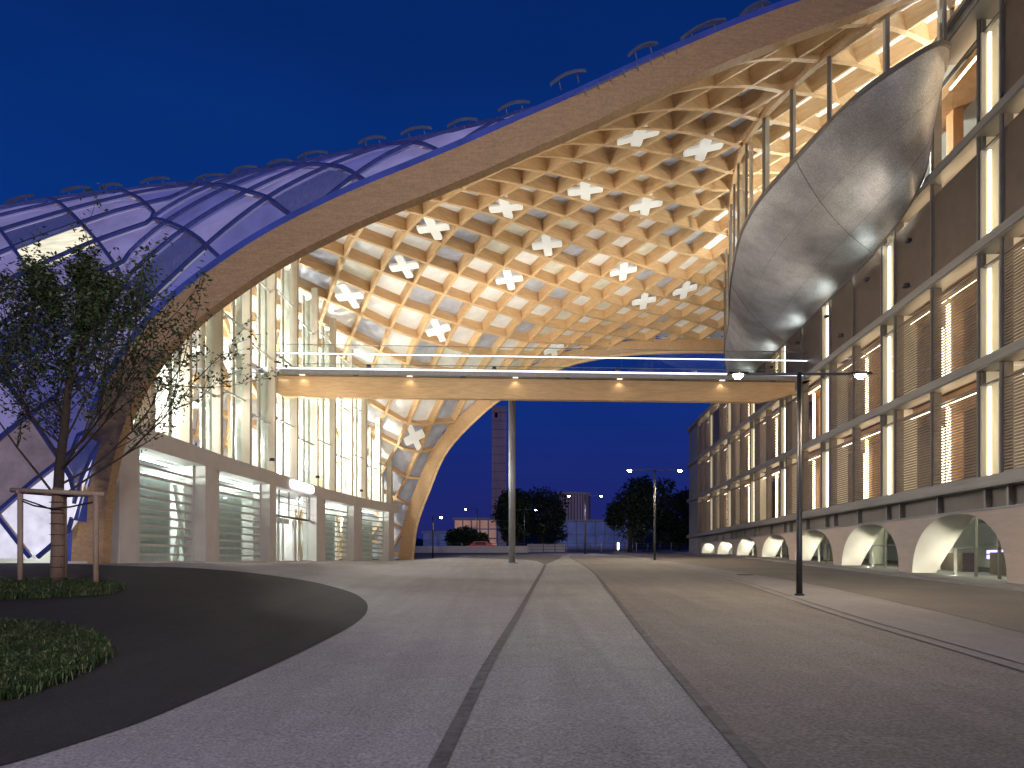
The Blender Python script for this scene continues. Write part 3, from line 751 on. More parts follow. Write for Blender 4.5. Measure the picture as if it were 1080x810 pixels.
for d in (-.40, 3.42):
    for k in range(14):
        x0 = -13.5+k*2.2; mb = MB(); bbox(mb, x0, x0+2.16, d, d+.02, 10.75, 12.05); part(mb, 'railing_pane', M['glass'], br)
    mb = MB(); bbox(mb, -13.5, 17.2, d-.03, d+.05, 12.05, 12.07); part(mb, 'top_rail', M['polegrey'], br)
    mb = MB(); bbox(mb, -13.5, 17.2, d+.06, d+.10, 11.55, 11.60); part(mb, 'handrail_light', M['led'], br)
mb = MB(); bbox(mb, -13.5, 16.9, -.47, -.452, 10.66, 10.74); part(mb, 'edge_light', M['led'], br)
for k in range(10):
    x = -11.8+k*3.0; mb = MB(); bbox(mb, x-.15, x+.15, -.30, -.20, 10.37, 10.395)
    part(mb, 'spotlight', emis('bridge_spot', (1,.85,.6), 2.5) if k % 2 == 0 else M['dark'], br)
    if k % 2 == 0: lamp('SPOT', (x, by(x)-.25, 10.3), 9, (1,.82,.56), .05, target=(x, by(x)+.05, 9.2), angle=120, name='bridge_spot')
c_ = MB(); c_.tube([(0,40.1,-.30),(0,40.1,10.06)], .195, 20); part(c_, 'support_column', M['polegrey'], br, True)
c_ = MB(); c_.tube([(0,40.1,-.27),(0,40.1,-.19)], .36, 20); part(c_, 'base_plate', M['polegrey'], br)
c_ = MB(); c_.box(-.35,.35,39.75,40.5,9.95,10.045); part(c_, 'head_plate', M['polegrey'], br)
# ------------------------------------------------------------------ office building (right)
of = thing('office_building', 'long office block with screened windows over a row of concrete arches', 'building', loc=(fac(40), 40, 0))
NL = math.hypot(1, .075)
def fp(Y, d, z): return Vector((fac(Y)-d/NL, Y+d*.075/NL, z))
def fbox(mb, y0, y1, d0, d1, z0, z1):
    mb.hexa([fp(y0,d0,z0), fp(y1,d0,z0), fp(y1,d1,z0), fp(y0,d1,z0), fp(y0,d0,z1), fp(y1,d0,z1), fp(y1,d1,z1), fp(y0,d1,z1)])
Y0F, Y1F = 7.95, 77.5; BAY = 7.1
levels = [2.42, 6.42, 10.42, 14.42, 18.42]
for i, z in enumerate(levels):
    y1 = Y1F if i < 4 else 25.4
    mb = MB(); fbox(mb, Y0F, y1, -.35, .30 if i < 4 else .62, z-.02, z+.36); fbox(mb, Y0F, y1, .302 if i < 4 else .622, .34 if i < 4 else .66, z+.03, z+.14)
    part(mb, 'floor_beam', M['beamgrey'], of)
mb = MB(); fbox(mb, Y0F, 25.2, -.3, .8, 18.79, 18.95); part(mb, 'roof_edge', M['frame'], of)
mb = MB(); fbox(mb, 72.1, Y1F, -12, .06, ground(20,75), 14.4); part(mb, 'end_wall', M['beamgrey'], of)
mb = MB(); fbox(mb, 25.6, Y1F, -12, -.36, 14.45, 14.7); fbox(mb, Y0F, 25.3, -12, -.36, 18.5, 18.78); part(mb, 'roof', M['beamgrey'], of)
mb = MB(); fbox(mb, Y0F, 72.0, -4.3, -4.0, 2.4, 14.4);  fbox(mb, Y0F, 25.5, -4.3, -4.0, 14.5, 18.4); part(mb, 'back_wall', M['roomdark'], of)
mb = MB()
for z in levels[:4]: fbox(mb, Y0F, 72.0, -4.0, -.36, z, z+.30)
part(mb, 'floor_slab', M['roomdark'], of)
# timber cores/columns inside
mb = MB()
for b in range(-2, 7):
    y = 22.1+b*BAY
    for z in levels[:4]:
        if z > 14 and y > 22.2: continue
        for (o_, m_) in ((2.1, 0), (5.2, 1)):
            fbox(mb, y+o_, y+o_+.5, -1.6, -1.2, z+.3, z+3.95)
        fbox(mb, y+1.4, y+BAY-.2, -1.7, -.5, z+3.55, z+3.95)
part(mb, 'timber_column', M['wood'], of)
mb = MB()
for b in range(-2, 7):
    y = 22.1+b*BAY
    for z in levels[:3]: fbox(mb, y+3.3, y+4.1, -2.0, -1.8, z+.3, z+3.4)
part(mb, 'red_partition', M['woodred'], of)
def window(y0, y1, z, kind, zt=None):
    zt = zt or z+4.0; fr = MB(); z0 = z+.365; z1 = zt-.025; t = .055
    fbox(fr, y0, y0+t, -.05, .12, z0, z1); fbox(fr, y1-t, y1, -.05, .12, z0, z1); fbox(fr, y0+t, y1-t, -.03, .08, z1-.52, z1-.45)
    w = part(fr, 'window', M['frame'], of)
    p = MB(); p.face([fp(y0+t,.0,z0), fp(y0+t,.0,z1), fp(y1-t,.0,z1), fp(y1-t,.0,z0)]); sub(p, 'pane', M['glass'], w, of)
    zp = z1-.5
    if kind == 'narrow':
        b = MB(); fbox(b, y0+.02, y1-.02, -.75, -.7, z0, z1); fbox(b, y0-.06, y0+.02, -.75, -.06, z0, z1); fbox(b, y1-.02, y1+.06, -.75, -.06, z0, z1)
        sub(b, 'reveal', M['palewood'], w, of)
        b = MB(); fbox(b, y0+.03, y0+.13, -.69, -.6, z0+.03, zp-.05); fbox(b, y1-.20, y1-.13, -.14, -.06, z0+.03, zp-.05); sub(b, 'light_tube', M['stripcool'], w, of)
        b = MB(); fbox(b, lerp(y0,y1,.55), lerp(y0,y1,.55)+.07, -.30, -.2, z0, zp); fbox(b, y1-.12, y1-.04, .0, .14, z0, zp); fbox(b, y0+.04, y0+.09, .0, .14, z0, zp); sub(b, 'fin', M['post'], w, of)
    else:
        b = MB()
        if kind == 'blind':
            zz = z0+.03
            while zz < zp-.02:
                fbox(b, y0+t, y1-t, .085, .125, zz, zz+.058); zz += .105
            sub(b, 'blind', M['slat'], w, of)
        elif kind == 'screen':
            fbox(b, y0+t, y1-t, .085, .11, z0, zp+.02); sub(b, 'screen', M['meshpanel'], w, of)
        b = MB()
        if kind != 'screen' or True:
            fbox(b, y0+.15, y0+.30, -.65, -.55, z0, zp); 
            fbox(b, y0+.05, y1-.1, -.50, -.42, zp+.06, zp+.10)
            if RNG.random() < .4: yy = lerp(y0, y1, .5); fbox(b, yy, yy+.12, -1.1, -1.0, z0, z0+2.6)
            sub(b, 'light_tube', M['stripwarm'], w, of)
nw = 0
for b in range(-2, 7):
    y = 22.1+b*BAY
    for li, z in enumerate(levels[:4]):
        if z > 14 and y > 22.2: continue
        if y < 14 and z < 6: pass
        zt = z+4.0
        if z > 10 and z < 14 and y > 22.2: zt = z+4.0
        window(y+.02, y+1.18, z, 'narrow', zt)
        for (a, c) in ((1.24, 4.14), (4.2, 7.06)):
            if z > 14 and y < 22.2 and y > 21 : pass
            r_ = RNG.random()
            kind = 'blind' if z < 10 else 'screen'
            if b == 3 and li == 0: kind = 'open'
            if b == 2 and li == 1 and a < 2: kind = 'open'
            if z > 10 and y > 37 and r_ < .7: kind = 'blind'
            if z > 14: kind = 'screen' if y < 20 else 'open'
            if z > 14 and y > 22 and a > 4: continue
            window(y+a, y+c, z, kind, zt); nw += 1
for b in range(-2, 8):
    y = 22.1+b*BAY
    if y > 72: continue
    for o_ in (1.21, 4.17, 7.09):
        mb = MB(); fbox(mb, y+o_-.035, y+o_+.035, -.2, .2, 2.79, 14.39 if y > 22.2 else 18.39)
        if y+o_ < 72.2: part(mb, 'mullion', M['frame'], of)
# band with fins between ledge and arches
ZA = 1.72
mb = MB(); fbox(mb, Y0F, Y1F, -.6, -.25, ZA+.02, 2.40); part(mb, 'band_wall', M['bandgrey'], of)
mb = MB(); fbox(mb, Y0F, Y1F, -.3, .03, ZA-.03, ZA+.02); part(mb, 'band_sill', M['polegrey'], of)
mb = MB()
for b in range(-2, 8):
    y = 22.1+b*BAY
    for o_ in (0, 1.21, 4.17):
        if y+o_ < Y1F:
            mb = MB(); fbox(mb, y+o_-.05, y+o_+.05, -.25, -.04, ZA+.025, 2.40); part(mb, 'band_fin', M['beamgrey'], of)
for b in range(-1, 6):
    for z in levels[:3]:
        if (b+int(z)) % 2 == 0: lamp('POINT', fp(22.1+b*BAY+3.4, -2.6, z+3.3), 190, (1,.72,.42), .15, name='room_light')
# arches: wall face with openings and splayed jambs
def arch_curve(yc, hw, zb, zt, p, n=24, skew=0):
    out = []
    for k in range(n+1):
        t = math.pi*k/n; c = math.cos(t); s_ = math.sin(t)
        y = yc + hw*(abs(c)**(2/p))*(1 if c > 0 else -1); z = zb + (zt-zb)*(max(0, s_)**(2/p)); out.append((y + skew*(z-zb), z))
    return out
aw = MB(); av = MB(); ag = MB(); af_ = MB()
bays = [22.1+b*BAY for b in range(-2, 7)]
for bi, yb in enumerate(bays):
    g0 = ground(fac(yb)-1.1, yb+3)+.02
    oc = arch_curve(yb+3.0, 3.0, g0, ZA-.06, 2.3)
    ic = arch_curve(yb+3.25, 2.75, g0, ZA-.12, 1.9)
    ic = [(y, z) if k < 12 and False else ((y, z) if y < yb+3.25 else (yb+3.25+2.85*(1-(z-g0)/(ZA-.12-g0))**.85, z)) for k, (y, z) in enumerate(ic)]
    # face around opening
    n = len(oc); L_, R_ = yb-.55, yb-.55+BAY
    for k in range(n-1):
        (y0, z0), (y1, z1) = oc[k], oc[k+1]
        aw.face([fp(y0,-.02,z0), fp(y1,-.02,z1), fp(y1,-.02,ZA), fp(y0,-.02,ZA)])
    aw.face([fp(oc[0][0],-.02,g0-.6), fp(R_,-.02,g0-.6), fp(R_,-.02,ZA), fp(oc[0][0],-.02,ZA)])
    aw.face([fp(L_,-.02,g0-.6), fp(oc[-1][0],-.02,g0-.6), fp(oc[-1][0],-.02,ZA), fp(L_,-.02,ZA)])
    Pn = []
    for s_ in np.linspace(0, 1, 7):
        e = 1-(1-s_)**2
        Pn.append([fp(lerp(oc[k][0], ic[k][0], e if k < 12 else s_), -.02-.9*s_, lerp(oc[k][1], ic[k][1], s_**1.4)) for k in range(n)])
    vb = MB(); vb.grid(Pn); part(vb, 'vault', M['vault'], of, True)
    gb = MB(); gb.face([fp(y, -.93, z) for y, z in ic]); w = part(gb, 'arch_window', M['greenglass'], of)
    fb = MB()
    for (yy, zz) in ((yb+1.9, ZA-.35), (yb+3.25, ZA-.16), (yb+4.6, g0+1.15)):
        fbox(fb, yy-.03, yy+.03, -1.0, -.90, g0, zz)
    fbox(fb, yb+1.0, yb+4.55, -.99, -.91, g0+1.14, g0+1.18)
    sub(fb, 'mullion', M['frame'], w, of)
part(aw, 'arch_wall', M['concrete'], of)
mb = MB(); fbox(mb, Y0F-2, 72, -9, -1.02, -1.7, -1.2); fbox(mb, Y0F, 72, -8, -7.7, -1.2, 2.3)
part(mb, 'lobby_wall', M['interior'], of)
mb = MB(); fbox(mb, Y0F, 72, -8, -.62, 1.9, 2.1); part(mb, 'lobby_ceiling', M['vault'], of)
for bi, yb in enumerate(bays[:6]):
    g0 = ground(fac(yb)-1.1, yb+3)
    fn = MB(); pts = []; cy = yb+4.4
    c0 = fp(cy, -4.2, 0)
    zs = np.linspace(g0, 1.9, 10); fn.tube([(c0.x, c0.y, z) for z in zs], [.42+1.1*max(0, (k/9-.45)/.55)**2.2 for k in range(10)], 20, False); part(fn, 'lobby_column', M['vault'], of, True)
mb = MB(); y = 23.2
fbox(mb, 29.5, 31.5, -5.0, -4.95, .02, .20); fbox(mb, 29.5, 31.5, -5.0, -4.95, .26, .42); part(mb, 'lobby_screen', emis('lobby_violet', (.55,.45,1), 2.6), of)
mb = MB(); fbox(mb, 26.5, 29.5, -4.6, -3.9, -.9, .3); fbox(mb, 31.5, 35, -4.6, -3.9, -.7, .3); part(mb, 'lobby_counter', M['roomdark'], of)
for bi, yb in enumerate(bays):
    g0 = ground(fac(yb)-1.1, yb+3)
    # uplights at the jambs
    if bi >= 1:
        q = fp(yb+3.7, -.45, g0+.12); fx = MB(); fx.tube([(q.x,q.y,g0),(q.x,q.y,g0+.07)], .09, 12); part(fx, 'uplight', M['dark'], of)
        lamp('SPOT', (q.x, q.y, g0+.1), 620, (1,.96,.78), .10, target=fp(yb+5.9, -.6, g0+1.3), angle=130, blend=.8, name='arch_uplight')
        q = fp(yb+2.5, -3.0, 1.6)
        if bi < 5: lamp('POINT', q, 260 if bi < 4 else 60, (.95,1,.72), .12, name='lobby_light')
# ------------------------------------------------------------------ oval hall with steel belly
oh = thing('oval_hall', 'bulging embossed steel belly with a band of tall windows hung off the office block', 'hall', loc=(14, 35, 14))
Cp = [(18.6,58.5),(17.2,55),(15.6,50),(14.3,44.9),(12.8,40),(11.75,36),(11.1,33),(10.9,30.3),(11.2,27.8),(11.75,25.7),(12.5,24.35),(13.5,23.6),(14.8,23.65),(16.25,25.2)]
Zr_ = [15.7,15.7,15.7,15.7,15.7,15.7,15.7,15.75,15.85,16.15,16.6,17.05,17.8,18.7]
Jy = [57.5,55,51,47,43.5,40.5,37.2,34.0,31.2,29.6,28.2,27.0,26.1,25.6]
Jz = [14.0,13.8,13.7,13.65,13.6,13.6,13.65,13.7,13.75,13.9,14.1,14.5,15.4,18.1]
full = spline([(c[0], c[1], z, jy, jz) for c, z, jy, jz in zip(Cp, Zr_, Jy, Jz)], 8)
G_ = []
for (x, y, z, jy, jz) in full:
    j = fp(jy, .36, jz); row = []
    for k in range(15):
        t = (k/14)*math.pi/2; u_ = k/14; cx_, sx_ = lerp(1-u_, math.cos(t), .34), lerp(u_, math.sin(t), .34)
        row.append(Vector((lerp(j.x, x, cx_), lerp(j.y, y, cx_), z-(z-jz)*sx_ - .22*math.sin(2*t)*min(1,(z-jz)/2))))
    G_.append(row)
mb = MB(); mb.grid(G_); part(mb, 'steel_belly', M['belly'], oh, True, recalc=True)
mb = MB(); mb.sweep([Vector((f[0], f[1], f[2])) for f in full], [Vector((0,0,1))]*len(full), .16, .16, -.02); part(mb, 'rim', M['frame'], oh, recalc=True)
# seams in the belly
mb = MB()
for idx in (34, 66):
    r = G_[idx]; mb.tube([p+Vector((-.004,-.004,-.01)) for p in r], .009, 5)
for kk_ in (5, 10): mb.tube([r[kk_]+Vector((-.004,-.004,-.008)) for r in G_], .006, 5)
part(mb, 'seam', M['frame'], oh)
mb = MB(); mb.tube([r[-1] for r in G_], .05, 6); part(mb, 'belly_trim', M['frame'], oh)
# glass band
idxs = []
acc = 0; last = None; marks = [0]
for i in range(1, len(full)):
    acc += math.dist(full[i][:2], full[i-1][:2])
    if acc > 2.1: marks.append(i); acc = 0
marks.append(len(full)-1)
def rimtop(i): x, y = full[i][0], full[i][1]; return height(x, y)+.05
for i in marks:
    x, y, z = full[i][:3]; mb = MB(); mb.box(x-.05, x+.05, y-.05, y+.05, z+.14, rimtop(i)); part(mb, 'mullion', M['frame'], oh)
    # pale inner post, 35 cm behind the glass
    cxx, cyy = 17.5, 36; v = Vector((cxx-x, cyy-y, 0)).normalized()*.35; mb = MB(); mb.box(x+v.x-.07, x+v.x+.07, y+v.y-.07, y+v.y+.07, z+.14, rimtop(i)); part(mb, 'inner_post', M['post'], oh)
for k in range(len(marks)-1):
    a, b = marks[k], marks[k+1]; P1 = []; 
    for i in range(a, b+1): P1.append([(full[i][0], full[i][1], full[i][2]+.1), (full[i][0], full[i][1], rimtop(i))])
    mb = MB(); mb.grid(P1); part(mb, 'pane', M['glass'], oh)
P1 = [Vector((f[0], f[1], height(f[0], f[1])-.12)) for f in full]
mb = MB(); mb.sweep(P1, [Vector((0,0,1))]*len(P1), .22, .32, 0); part(mb, 'top_frame', M['timber_dark'], oh, recalc=True)
mb = MB(); q0 = full[-1]
for (x, y) in ((16.9,23.9),(18.2,24.4),(20.2,25.4)): mb.box(x-.06, x+.06, y-.06, y+.06, 18.9, height(x, y))
part(mb, 'roof_mullion', M['frame'], oh)
mb = MB(); mb.v = []; mb.face([full[-1][:2]+(18.9,), (20.2,25.4,18.9), (20.2,25.4,height(20.2,25.4)), full[-1][:2]+(height(16.25,25.2),)]); part(mb, 'pane', M['glass'], oh)
mb = MB(); mb.face([(f[0]+.2, f[1]+.1, f[2]+.12) for f in full[40:]] + [(22, 25, 18.6), (22,58,15.8)]); part(mb, 'hall_floor', M['interior'], oh)
for (x, y, z, p) in ((14.5,30,17.0,1500),(15.5,36,17,1200),(16.5,43,17,800),(17.5,27,19.4,500)):
    lamp('POINT', (x, y, z), p, (1,.98,.86), .25, name='hall_light')
# spots washing the belly
for (yy, pw) in ((26.8,5),(30.5,16),(35.2,24),(39.5,32),(44.5,42),(50,42)):
    q = fp(yy, .75, 12.6); mb = MB(); mb.box(q.x-.08, q.x+.08, q.y-.1, q.y+.1, q.z-.12, q.z); part(mb, 'belly_uplight', M['dark'], oh)
    lamp('SPOT', (q.x, q.y, q.z+.03), pw*3.2, (.90,1,.92), .3, target=(q.x-1.6, q.y+.2, q.z+2), angle=120, name='belly_uplight')
# ------------------------------------------------------------------ lattice lighting: uplights on the ledge, the bridge deck and the facade
for (x, y, z, tx, ty, tz, pw, an) in ((-11.6,33,4.9,-4,44,18,900,110),(-11.4,40,4.9,-2,50,16,1000,115),(-10.6,48,4.9,-3,56,13,420,110),
        (-6,43.2,10.85,-4,50,17,820,140),(1,43.4,10.85,2,50,17,820,140),(8,43.8,10.85,7,50,18,620,140),(13,44,10.85,11,50,18,320,140),
        (-8,38.1,10.85,-5,35,19,230,140),(-1,38.5,10.85,0,34,19,230,140),(6,38.8,10.85,6,33,19,230,140),
        (15.6,27,10.9,6,30,19,420,90),(15.9,33,10.9,4,38,19,420,90)):
    fx = MB(); fx.tube([(0,0,-.12),(0,0,.0)], .12, 12); fx.tube([(0,0,-.13),(0,0,-.119)], .15, 12)
    o = fx.build('floodlight', M['dark']); o.location = (x, y, z)
    tag(o, 'small round dark floodlight aimed up at the timber roof from a ledge or the bridge', 'floodlight', 'floodlights aimed at the timber roof')
    lamp('SPOT', (x, y, z+.03), pw*2.6, (1,.89,.71), .12, target=(tx, ty, tz), angle=an, blend=.9, name='floodlight_beam')
# ------------------------------------------------------------------ street lamps
def street_lamp(px_, py_, Y, Hh, lab, arms=(-1.65, 1.65), em='lampem', power=120, col=(1,.82,.55), X=None, rad=.075):
    x = (px_-540)/F*Y if X is None else X; gz = ground(x, Y)
    t = thing('street_lamp', lab, 'street lamp', 'slim street lamps along the road', loc=(x, Y, gz))
    def lp(mb, name, m, smooth=False, par=t):
        o = mb.build(name, m, smooth=smooth); o.parent = par; return o
    mb = MB(); mb.tube([(0,0,0),(0,0,1.2),(0,0,Hh)], [rad*1.1, rad, rad*.8], 12); lp(mb, 'pole', M['dark'], True)
    mb = MB(); mb.tube([(0,0,0),(0,0,.05)], rad*1.7, 12); lp(mb, 'base_plate', M['dark'])
    mb = MB(); mb.box(min(arms[0],-.05)+.15, max(arms[1],.05)-.15, -.03, .03, Hh-.06, Hh); lp(mb, 'arm', M['dark'])
    for a in arms:
        if abs(a) < .3: continue
        s_ = 1 if a > 0 else -1
        mb = MB(); mb.hexa([(a-.3,-.09,Hh-.05),(a+.3,-.09,Hh-.05),(a+.3,.09,Hh-.05),(a-.3,.09,Hh-.05),(a-.26,-.06,Hh+.02),(a+.26,-.06,Hh+.02),(a+.26,.06,Hh+.02),(a-.26,.06,Hh+.02)])
        h = lp(mb, 'lamp_head', M['dark'])
        mb = MB(); mb.tube([(a,0,Hh-.055),(a,0,Hh-.10),(a,0,Hh-.15)], [.13,.12,.06], 12); lp(mb, 'lens', M[em], par=h)
        if power: lamp('SPOT', (x+a, Y, gz+Hh-.15), power*3.2, col, .08, target=(x+a, Y, gz), angle=155, blend=.5, name='street_light')
    return t
street_lamp(843, 0, 18.4, 6.0, 'tall double-armed street lamp nearest the camera, dark pole in front of the office block', power=330)
street_lamp(690.5, 0, 45, 6.0, 'double-armed street lamp of middle size standing before the round dark tree', power=420)
street_lamp(617, 0, 69.7, 6.0, 'double-armed street lamp with two lit heads in front of the cylindrical tank', em='lampfar', power=260, col=(.9,.85,.9))
street_lamp(553, 0, 98, 6.0, 'small distant street lamp just right of the bridge column, before the dark trees', em='lampfar', power=60)
street_lamp(503, 0, 96, 6.0, 'small distant street lamp left of the bridge column in front of the lit low building', arms=(-1.6,-.01), em='lampfar', power=120)
street_lamp(456.5, 0, 66, 4.0, 'short single street lamp beside the foot of the far timber arch', arms=(.01,.8), em='lampfar', power=60)
street_lamp(679, 0, 92, 3.8, 'short street lamp post between the bollard light and the round tree', arms=(-.35,.01), em='lampfar', power=30)
# street lamps added behind the viewpoint to light the fronts, one continuing the row
street_lamp(0, 0, -7.5, 6.0, 'double-armed street lamp added behind the viewpoint, in line with the row', power=330, X=6.2)
street_lamp(0, 0, -3.0, 6.0, 'double-armed street lamp added behind the viewpoint as fill, on the plaza side', power=250, X=-5.5, col=(.9,.8,1))
# unseen masts added behind the viewpoint as fill light for the fronts
for (x, y, h, pw, tg) in ((9.5,-9,9,9500,(2,24,9)),(-2.5,-11,9,7800,(-11,27,4))):
    gz = ground(x, y); t = thing('fill_light_mast', 'tall dark mast with a tilted fill light head, added behind the viewpoint', 'floodlight', 'fill light masts added behind the viewpoint', loc=(x, y, gz))
    mb = MB(); mb.tube([(0,0,0),(0,0,h)], [.11,.07], 12); mb.build('pole', M['dark'], t, True)
    mb = MB(); mb.hexa([(-.3,-.05,h-.1),(.3,-.05,h-.1),(.3,.25,h+.05),(-.3,.25,h+.05),(-.3,-.15,h+.1),(.3,-.15,h+.1),(.3,.15,h+.25),(-.3,.15,h+.25)]); mb.build('lamp_head', M['dark'], t)
    lamp('SPOT', (x, y+.35, gz+h+.1), pw, (1,.93,.90), .35, target=tg, angle=85, blend=.8, name='mast_fill')
# bollard light
bp_ = (( 652-540)/F*95, 95); t = thing('bollard_light', 'short glowing white bollard light at the far end of the road', 'bollard', loc=(bp_[0], bp_[1], ground(*bp_)))
mb = MB(); mb.tube([(0,0,0),(0,0,.25)], .16, 12); o = mb.build('base', M['dark']); o.parent = t
mb = MB(); mb.tube([(0,0,.25),(0,0,1.25)], .13, 12); o = mb.build('lit_tube', emis('bollard_glow', (1,.95,.85), 7)); o.parent = t
mb = MB(); mb.tube([(0,0,1.25),(0,0,1.32)], .16, 12); o = mb.build('cap', M['dark']); o.parent = t
lamp('POINT', (bp_[0], bp_[1]-.6, ground(*bp_)+1), 40, (1,.95,.85), .1, name='bollard_glow')
# ------------------------------------------------------------------ young tree
tx, ty = -10.0, 15.0; tz = ground(tx, ty)
tree = thing('young_tree', 'slender young tree with sparse dark leaves and a reed-wrapped trunk at the left', 'tree', loc=(tx, ty, tz))
R1 = random.Random(5); brm = MB(); tips = []
trunk = [(0,0,0),(.02,0,.8),(.0,.02,1.7),(.05,.0,2.6),(.16,-.02,3.5),(.22,.0,4.4),(.30,.05,5.3),(.36,.05,6.2),(.40,0,7.2)]
brm.tube(trunk, [.12,.11,.10,.09,.075,.06,.045,.028,.008], 10)
def branch(p, d, L, r, dep):
    p = Vector(p); d = Vector(d).normalized(); pts = [p]; n = 5
    for k in range(n):
        d = (d + Vector((R1.uniform(-.16,.16), R1.uniform(-.16,.16), R1.uniform(-.02,.2)))).normalized(); p = p+d*(L/n); pts.append(p)
        if dep > 0 and k >= 1:
            for _ in range(2 if dep > 1 else 1):
                a = Vector((R1.uniform(-1,1), R1.uniform(-1,1), R1.uniform(-.2,.9))).normalized(); branch(p, d*.9+a*.85, L*R1.uniform(.36,.55), r*.5, dep-1)
        if dep <= 1: tips.append((p.copy(), d.copy()))
    brm.tube(pts, [lerp(r, r*.25, k/n) for k in range(n+1)], 5, False)
for z in (1.9,2.2,2.5,2.8,3.1,3.4,3.7,4.0,4.4,4.8,5.2,5.6,6.0,6.4):
    i = int(z/.9); base_ = Vector(trunk[min(i, 7)]).lerp(Vector(trunk[min(i+1, 8)]), (z/.9)-i) if i < 8 else Vector(trunk[-1]); base_.z = z
    for _ in range(2):
        a = R1.uniform(0, 2*math.pi); up = .75+z*.10; L = lerp(3.1, .75, max(0, (z-1.9)/4.4))*R1.uniform(.8,1.1)
        dx = math.cos(a); 
        if z < 3.6 and dx > 0: L *= 1.2
        branch(base_, (dx, math.sin(a)*.75, up*R1.uniform(.6,1.1)), L, .035*(1-z/9), 2)
o = brm.build('trunk', M['bark'], tree, True)
lf = MB(); R2 = random.Random(9)
def leaf(mb, p, s_, R):
    a = Vector((R.gauss(0,1), R.gauss(0,1), R.gauss(-.25,.7))).normalized(); b = a.cross(Vector((R.gauss(0,1), R.gauss(0,1), R.gauss(0,1)))).normalized()*s_*.22; e = a*s_
    mb.face([p, p+e*.45+b, p+e, p+e*.45-b])
for (p, d) in tips:
    if R2.random() < .25: continue
    for _ in range(R2.randint(2, 8)):
        lf.cm = 1 if (p.x > .7 and p.z < 4 and R2.random() < .6) or R2.random() < .12 else 0  # olive at lower right paints in warm light; the rest is scattered
        leaf(lf, p+Vector((R2.gauss(0,.09), R2.gauss(0,.09), R2.gauss(0,.08))), R2.uniform(.06,.125), R2)
print('leaves', len(lf.f))
tree.scale = (1.14, 1.1, .99)
lf.build('crown', [M['leaf'], M['leaf2']], tree)
wr = MB(); wr.tube([(0,0,.02),(.02,0,.8),(.0,.02,1.7),(.02,.01,2.15)], [.125,.12,.112,.10], 16); wr.build('trunk_wrap', M['wrap'], tree, True)
wr = MB()
for k in range(9): z = .15+k*.24; wr.tube([(  .131*math.cos(t*math.pi/6)+.01,   .131*math.sin(t*math.pi/6), z) for t in range(13)], .006, 4, False)
wr.build('wrap_wire', M['dark'], tree)
st = thing('tree_support', 'three round wooden stakes with a cross rail guarding the young tree', 'tree support', loc=(tx, ty, tz))
sp_ = [(-.62,-.10),(-.12,.75),(.95,.05)]
sp_ = [(-.66,-.2),(-.2,.55),(.92,-.1)]
for (x, y) in sp_:
    mb = MB(); mb.tube([(x,y,-.05),(x,y,1.98)], .055, 12); o = mb.build('stake', M['stakewood'], st, True)
mb = MB(); mb.tube([(-.85,-.22,2.06),(1.1,-.10,1.98)], .052, 12); mb.build('cross_rail', M['stakewood'], st, True)
mb = MB(); mb.tube([(-.2,.62,2.02),(-.72,-.25,2.03)], .045, 10); mb.tube([(-.2,.62,2.02),(.95,-.05,1.99)], .045, 10); mb.build('rear_rail', M['stakewood'], st, True)
mb = MB(); mb.tube([(-.66,-.2,1.84),(-.35,-.22,1.72),(0,-.16,1.66),(.4,-.16,1.70),(.92,-.1,1.82)], .02, 6); mb.tube([(-.66,-.2,1.88),(-.4,-.1,1.78),(-.1,-.05,1.66)], .018, 6); mb.build('strap', M['rubber'], st)
# grass beds
def grassbed(poly_px, name, lab, n, hgt, seed, sub_off=.016):
    poly = [pg(*p) for p in poly_px]; s_ = sheet('planting_soil', densify(spline(poly+[poly[0]], 4)[:-1], .4), sub_off, M['soil'], .5)
    R = random.Random(seed); mb = MB(); xs = [p[0] for p in poly]; ys = [p[1] for p in poly]; m = len(poly)
    def ins(px, py):
        c = False
        for i in range(m):
            x1, y1 = poly[i]; x2, y2 = poly[(i+1) % m]
            if (y1 > py) != (y2 > py) and px < (x2-x1)*(py-y1)/(y2-y1)+x1: c = not c
        return c
    k = 0; tries = 0
    while k < n and tries < n*20:
        tries += 1; x = R.uniform(min(xs), max(xs)); y = R.uniform(min(ys), max(ys))
        if not ins(x, y): continue
        k += 1; z = ground(x, y)+.01; lean = R.uniform(0, 6.28)
        for _ in range(14):
            mb.cm = 1 if R.random() < .13 else 0
            px_, py_ = x+R.gauss(0,.05), y+R.gauss(0,.05); h = hgt*R.uniform(.5,1.15); a = lean+R.gauss(0,1.1); l = h*R.uniform(.3,1.0); w = R.uniform(.004,.008); b = a+1.57
            p0 = Vector((px_, py_, z)); p1 = p0+Vector((math.cos(a)*l*.4, math.sin(a)*l*.4, h*.7)); p2 = p0+Vector((math.cos(a)*l, math.sin(a)*l, h*R.uniform(.6,1))); ww = Vector((math.cos(b)*w, math.sin(b)*w, 0))
            mb.face([p0-ww, p0+ww, p1+ww, p1-ww]); mb.face([p1-ww, p1+ww, p2])
    o = mb.build(name, [M['grass'], M['drygrass']]); tag(o, lab, 'grass', kind='stuff'); return o
grassbed([(-80,756),(0,742),(35,731),(80,714),(108,698),(113,690),(100,674),(60,663),(0,660),(-80,662)], 'grass', 'tufty green grass bed in the lower left corner, edged with dry straw', 2300, .14, 3)
grassbed([(-60,634),(0,634),(60,631),(110,628),(132,622),(118,617),(60,615),(-60,615)], 'grass', 'low dark green grass strip at the foot of the staked tree', 1500, .15, 4)
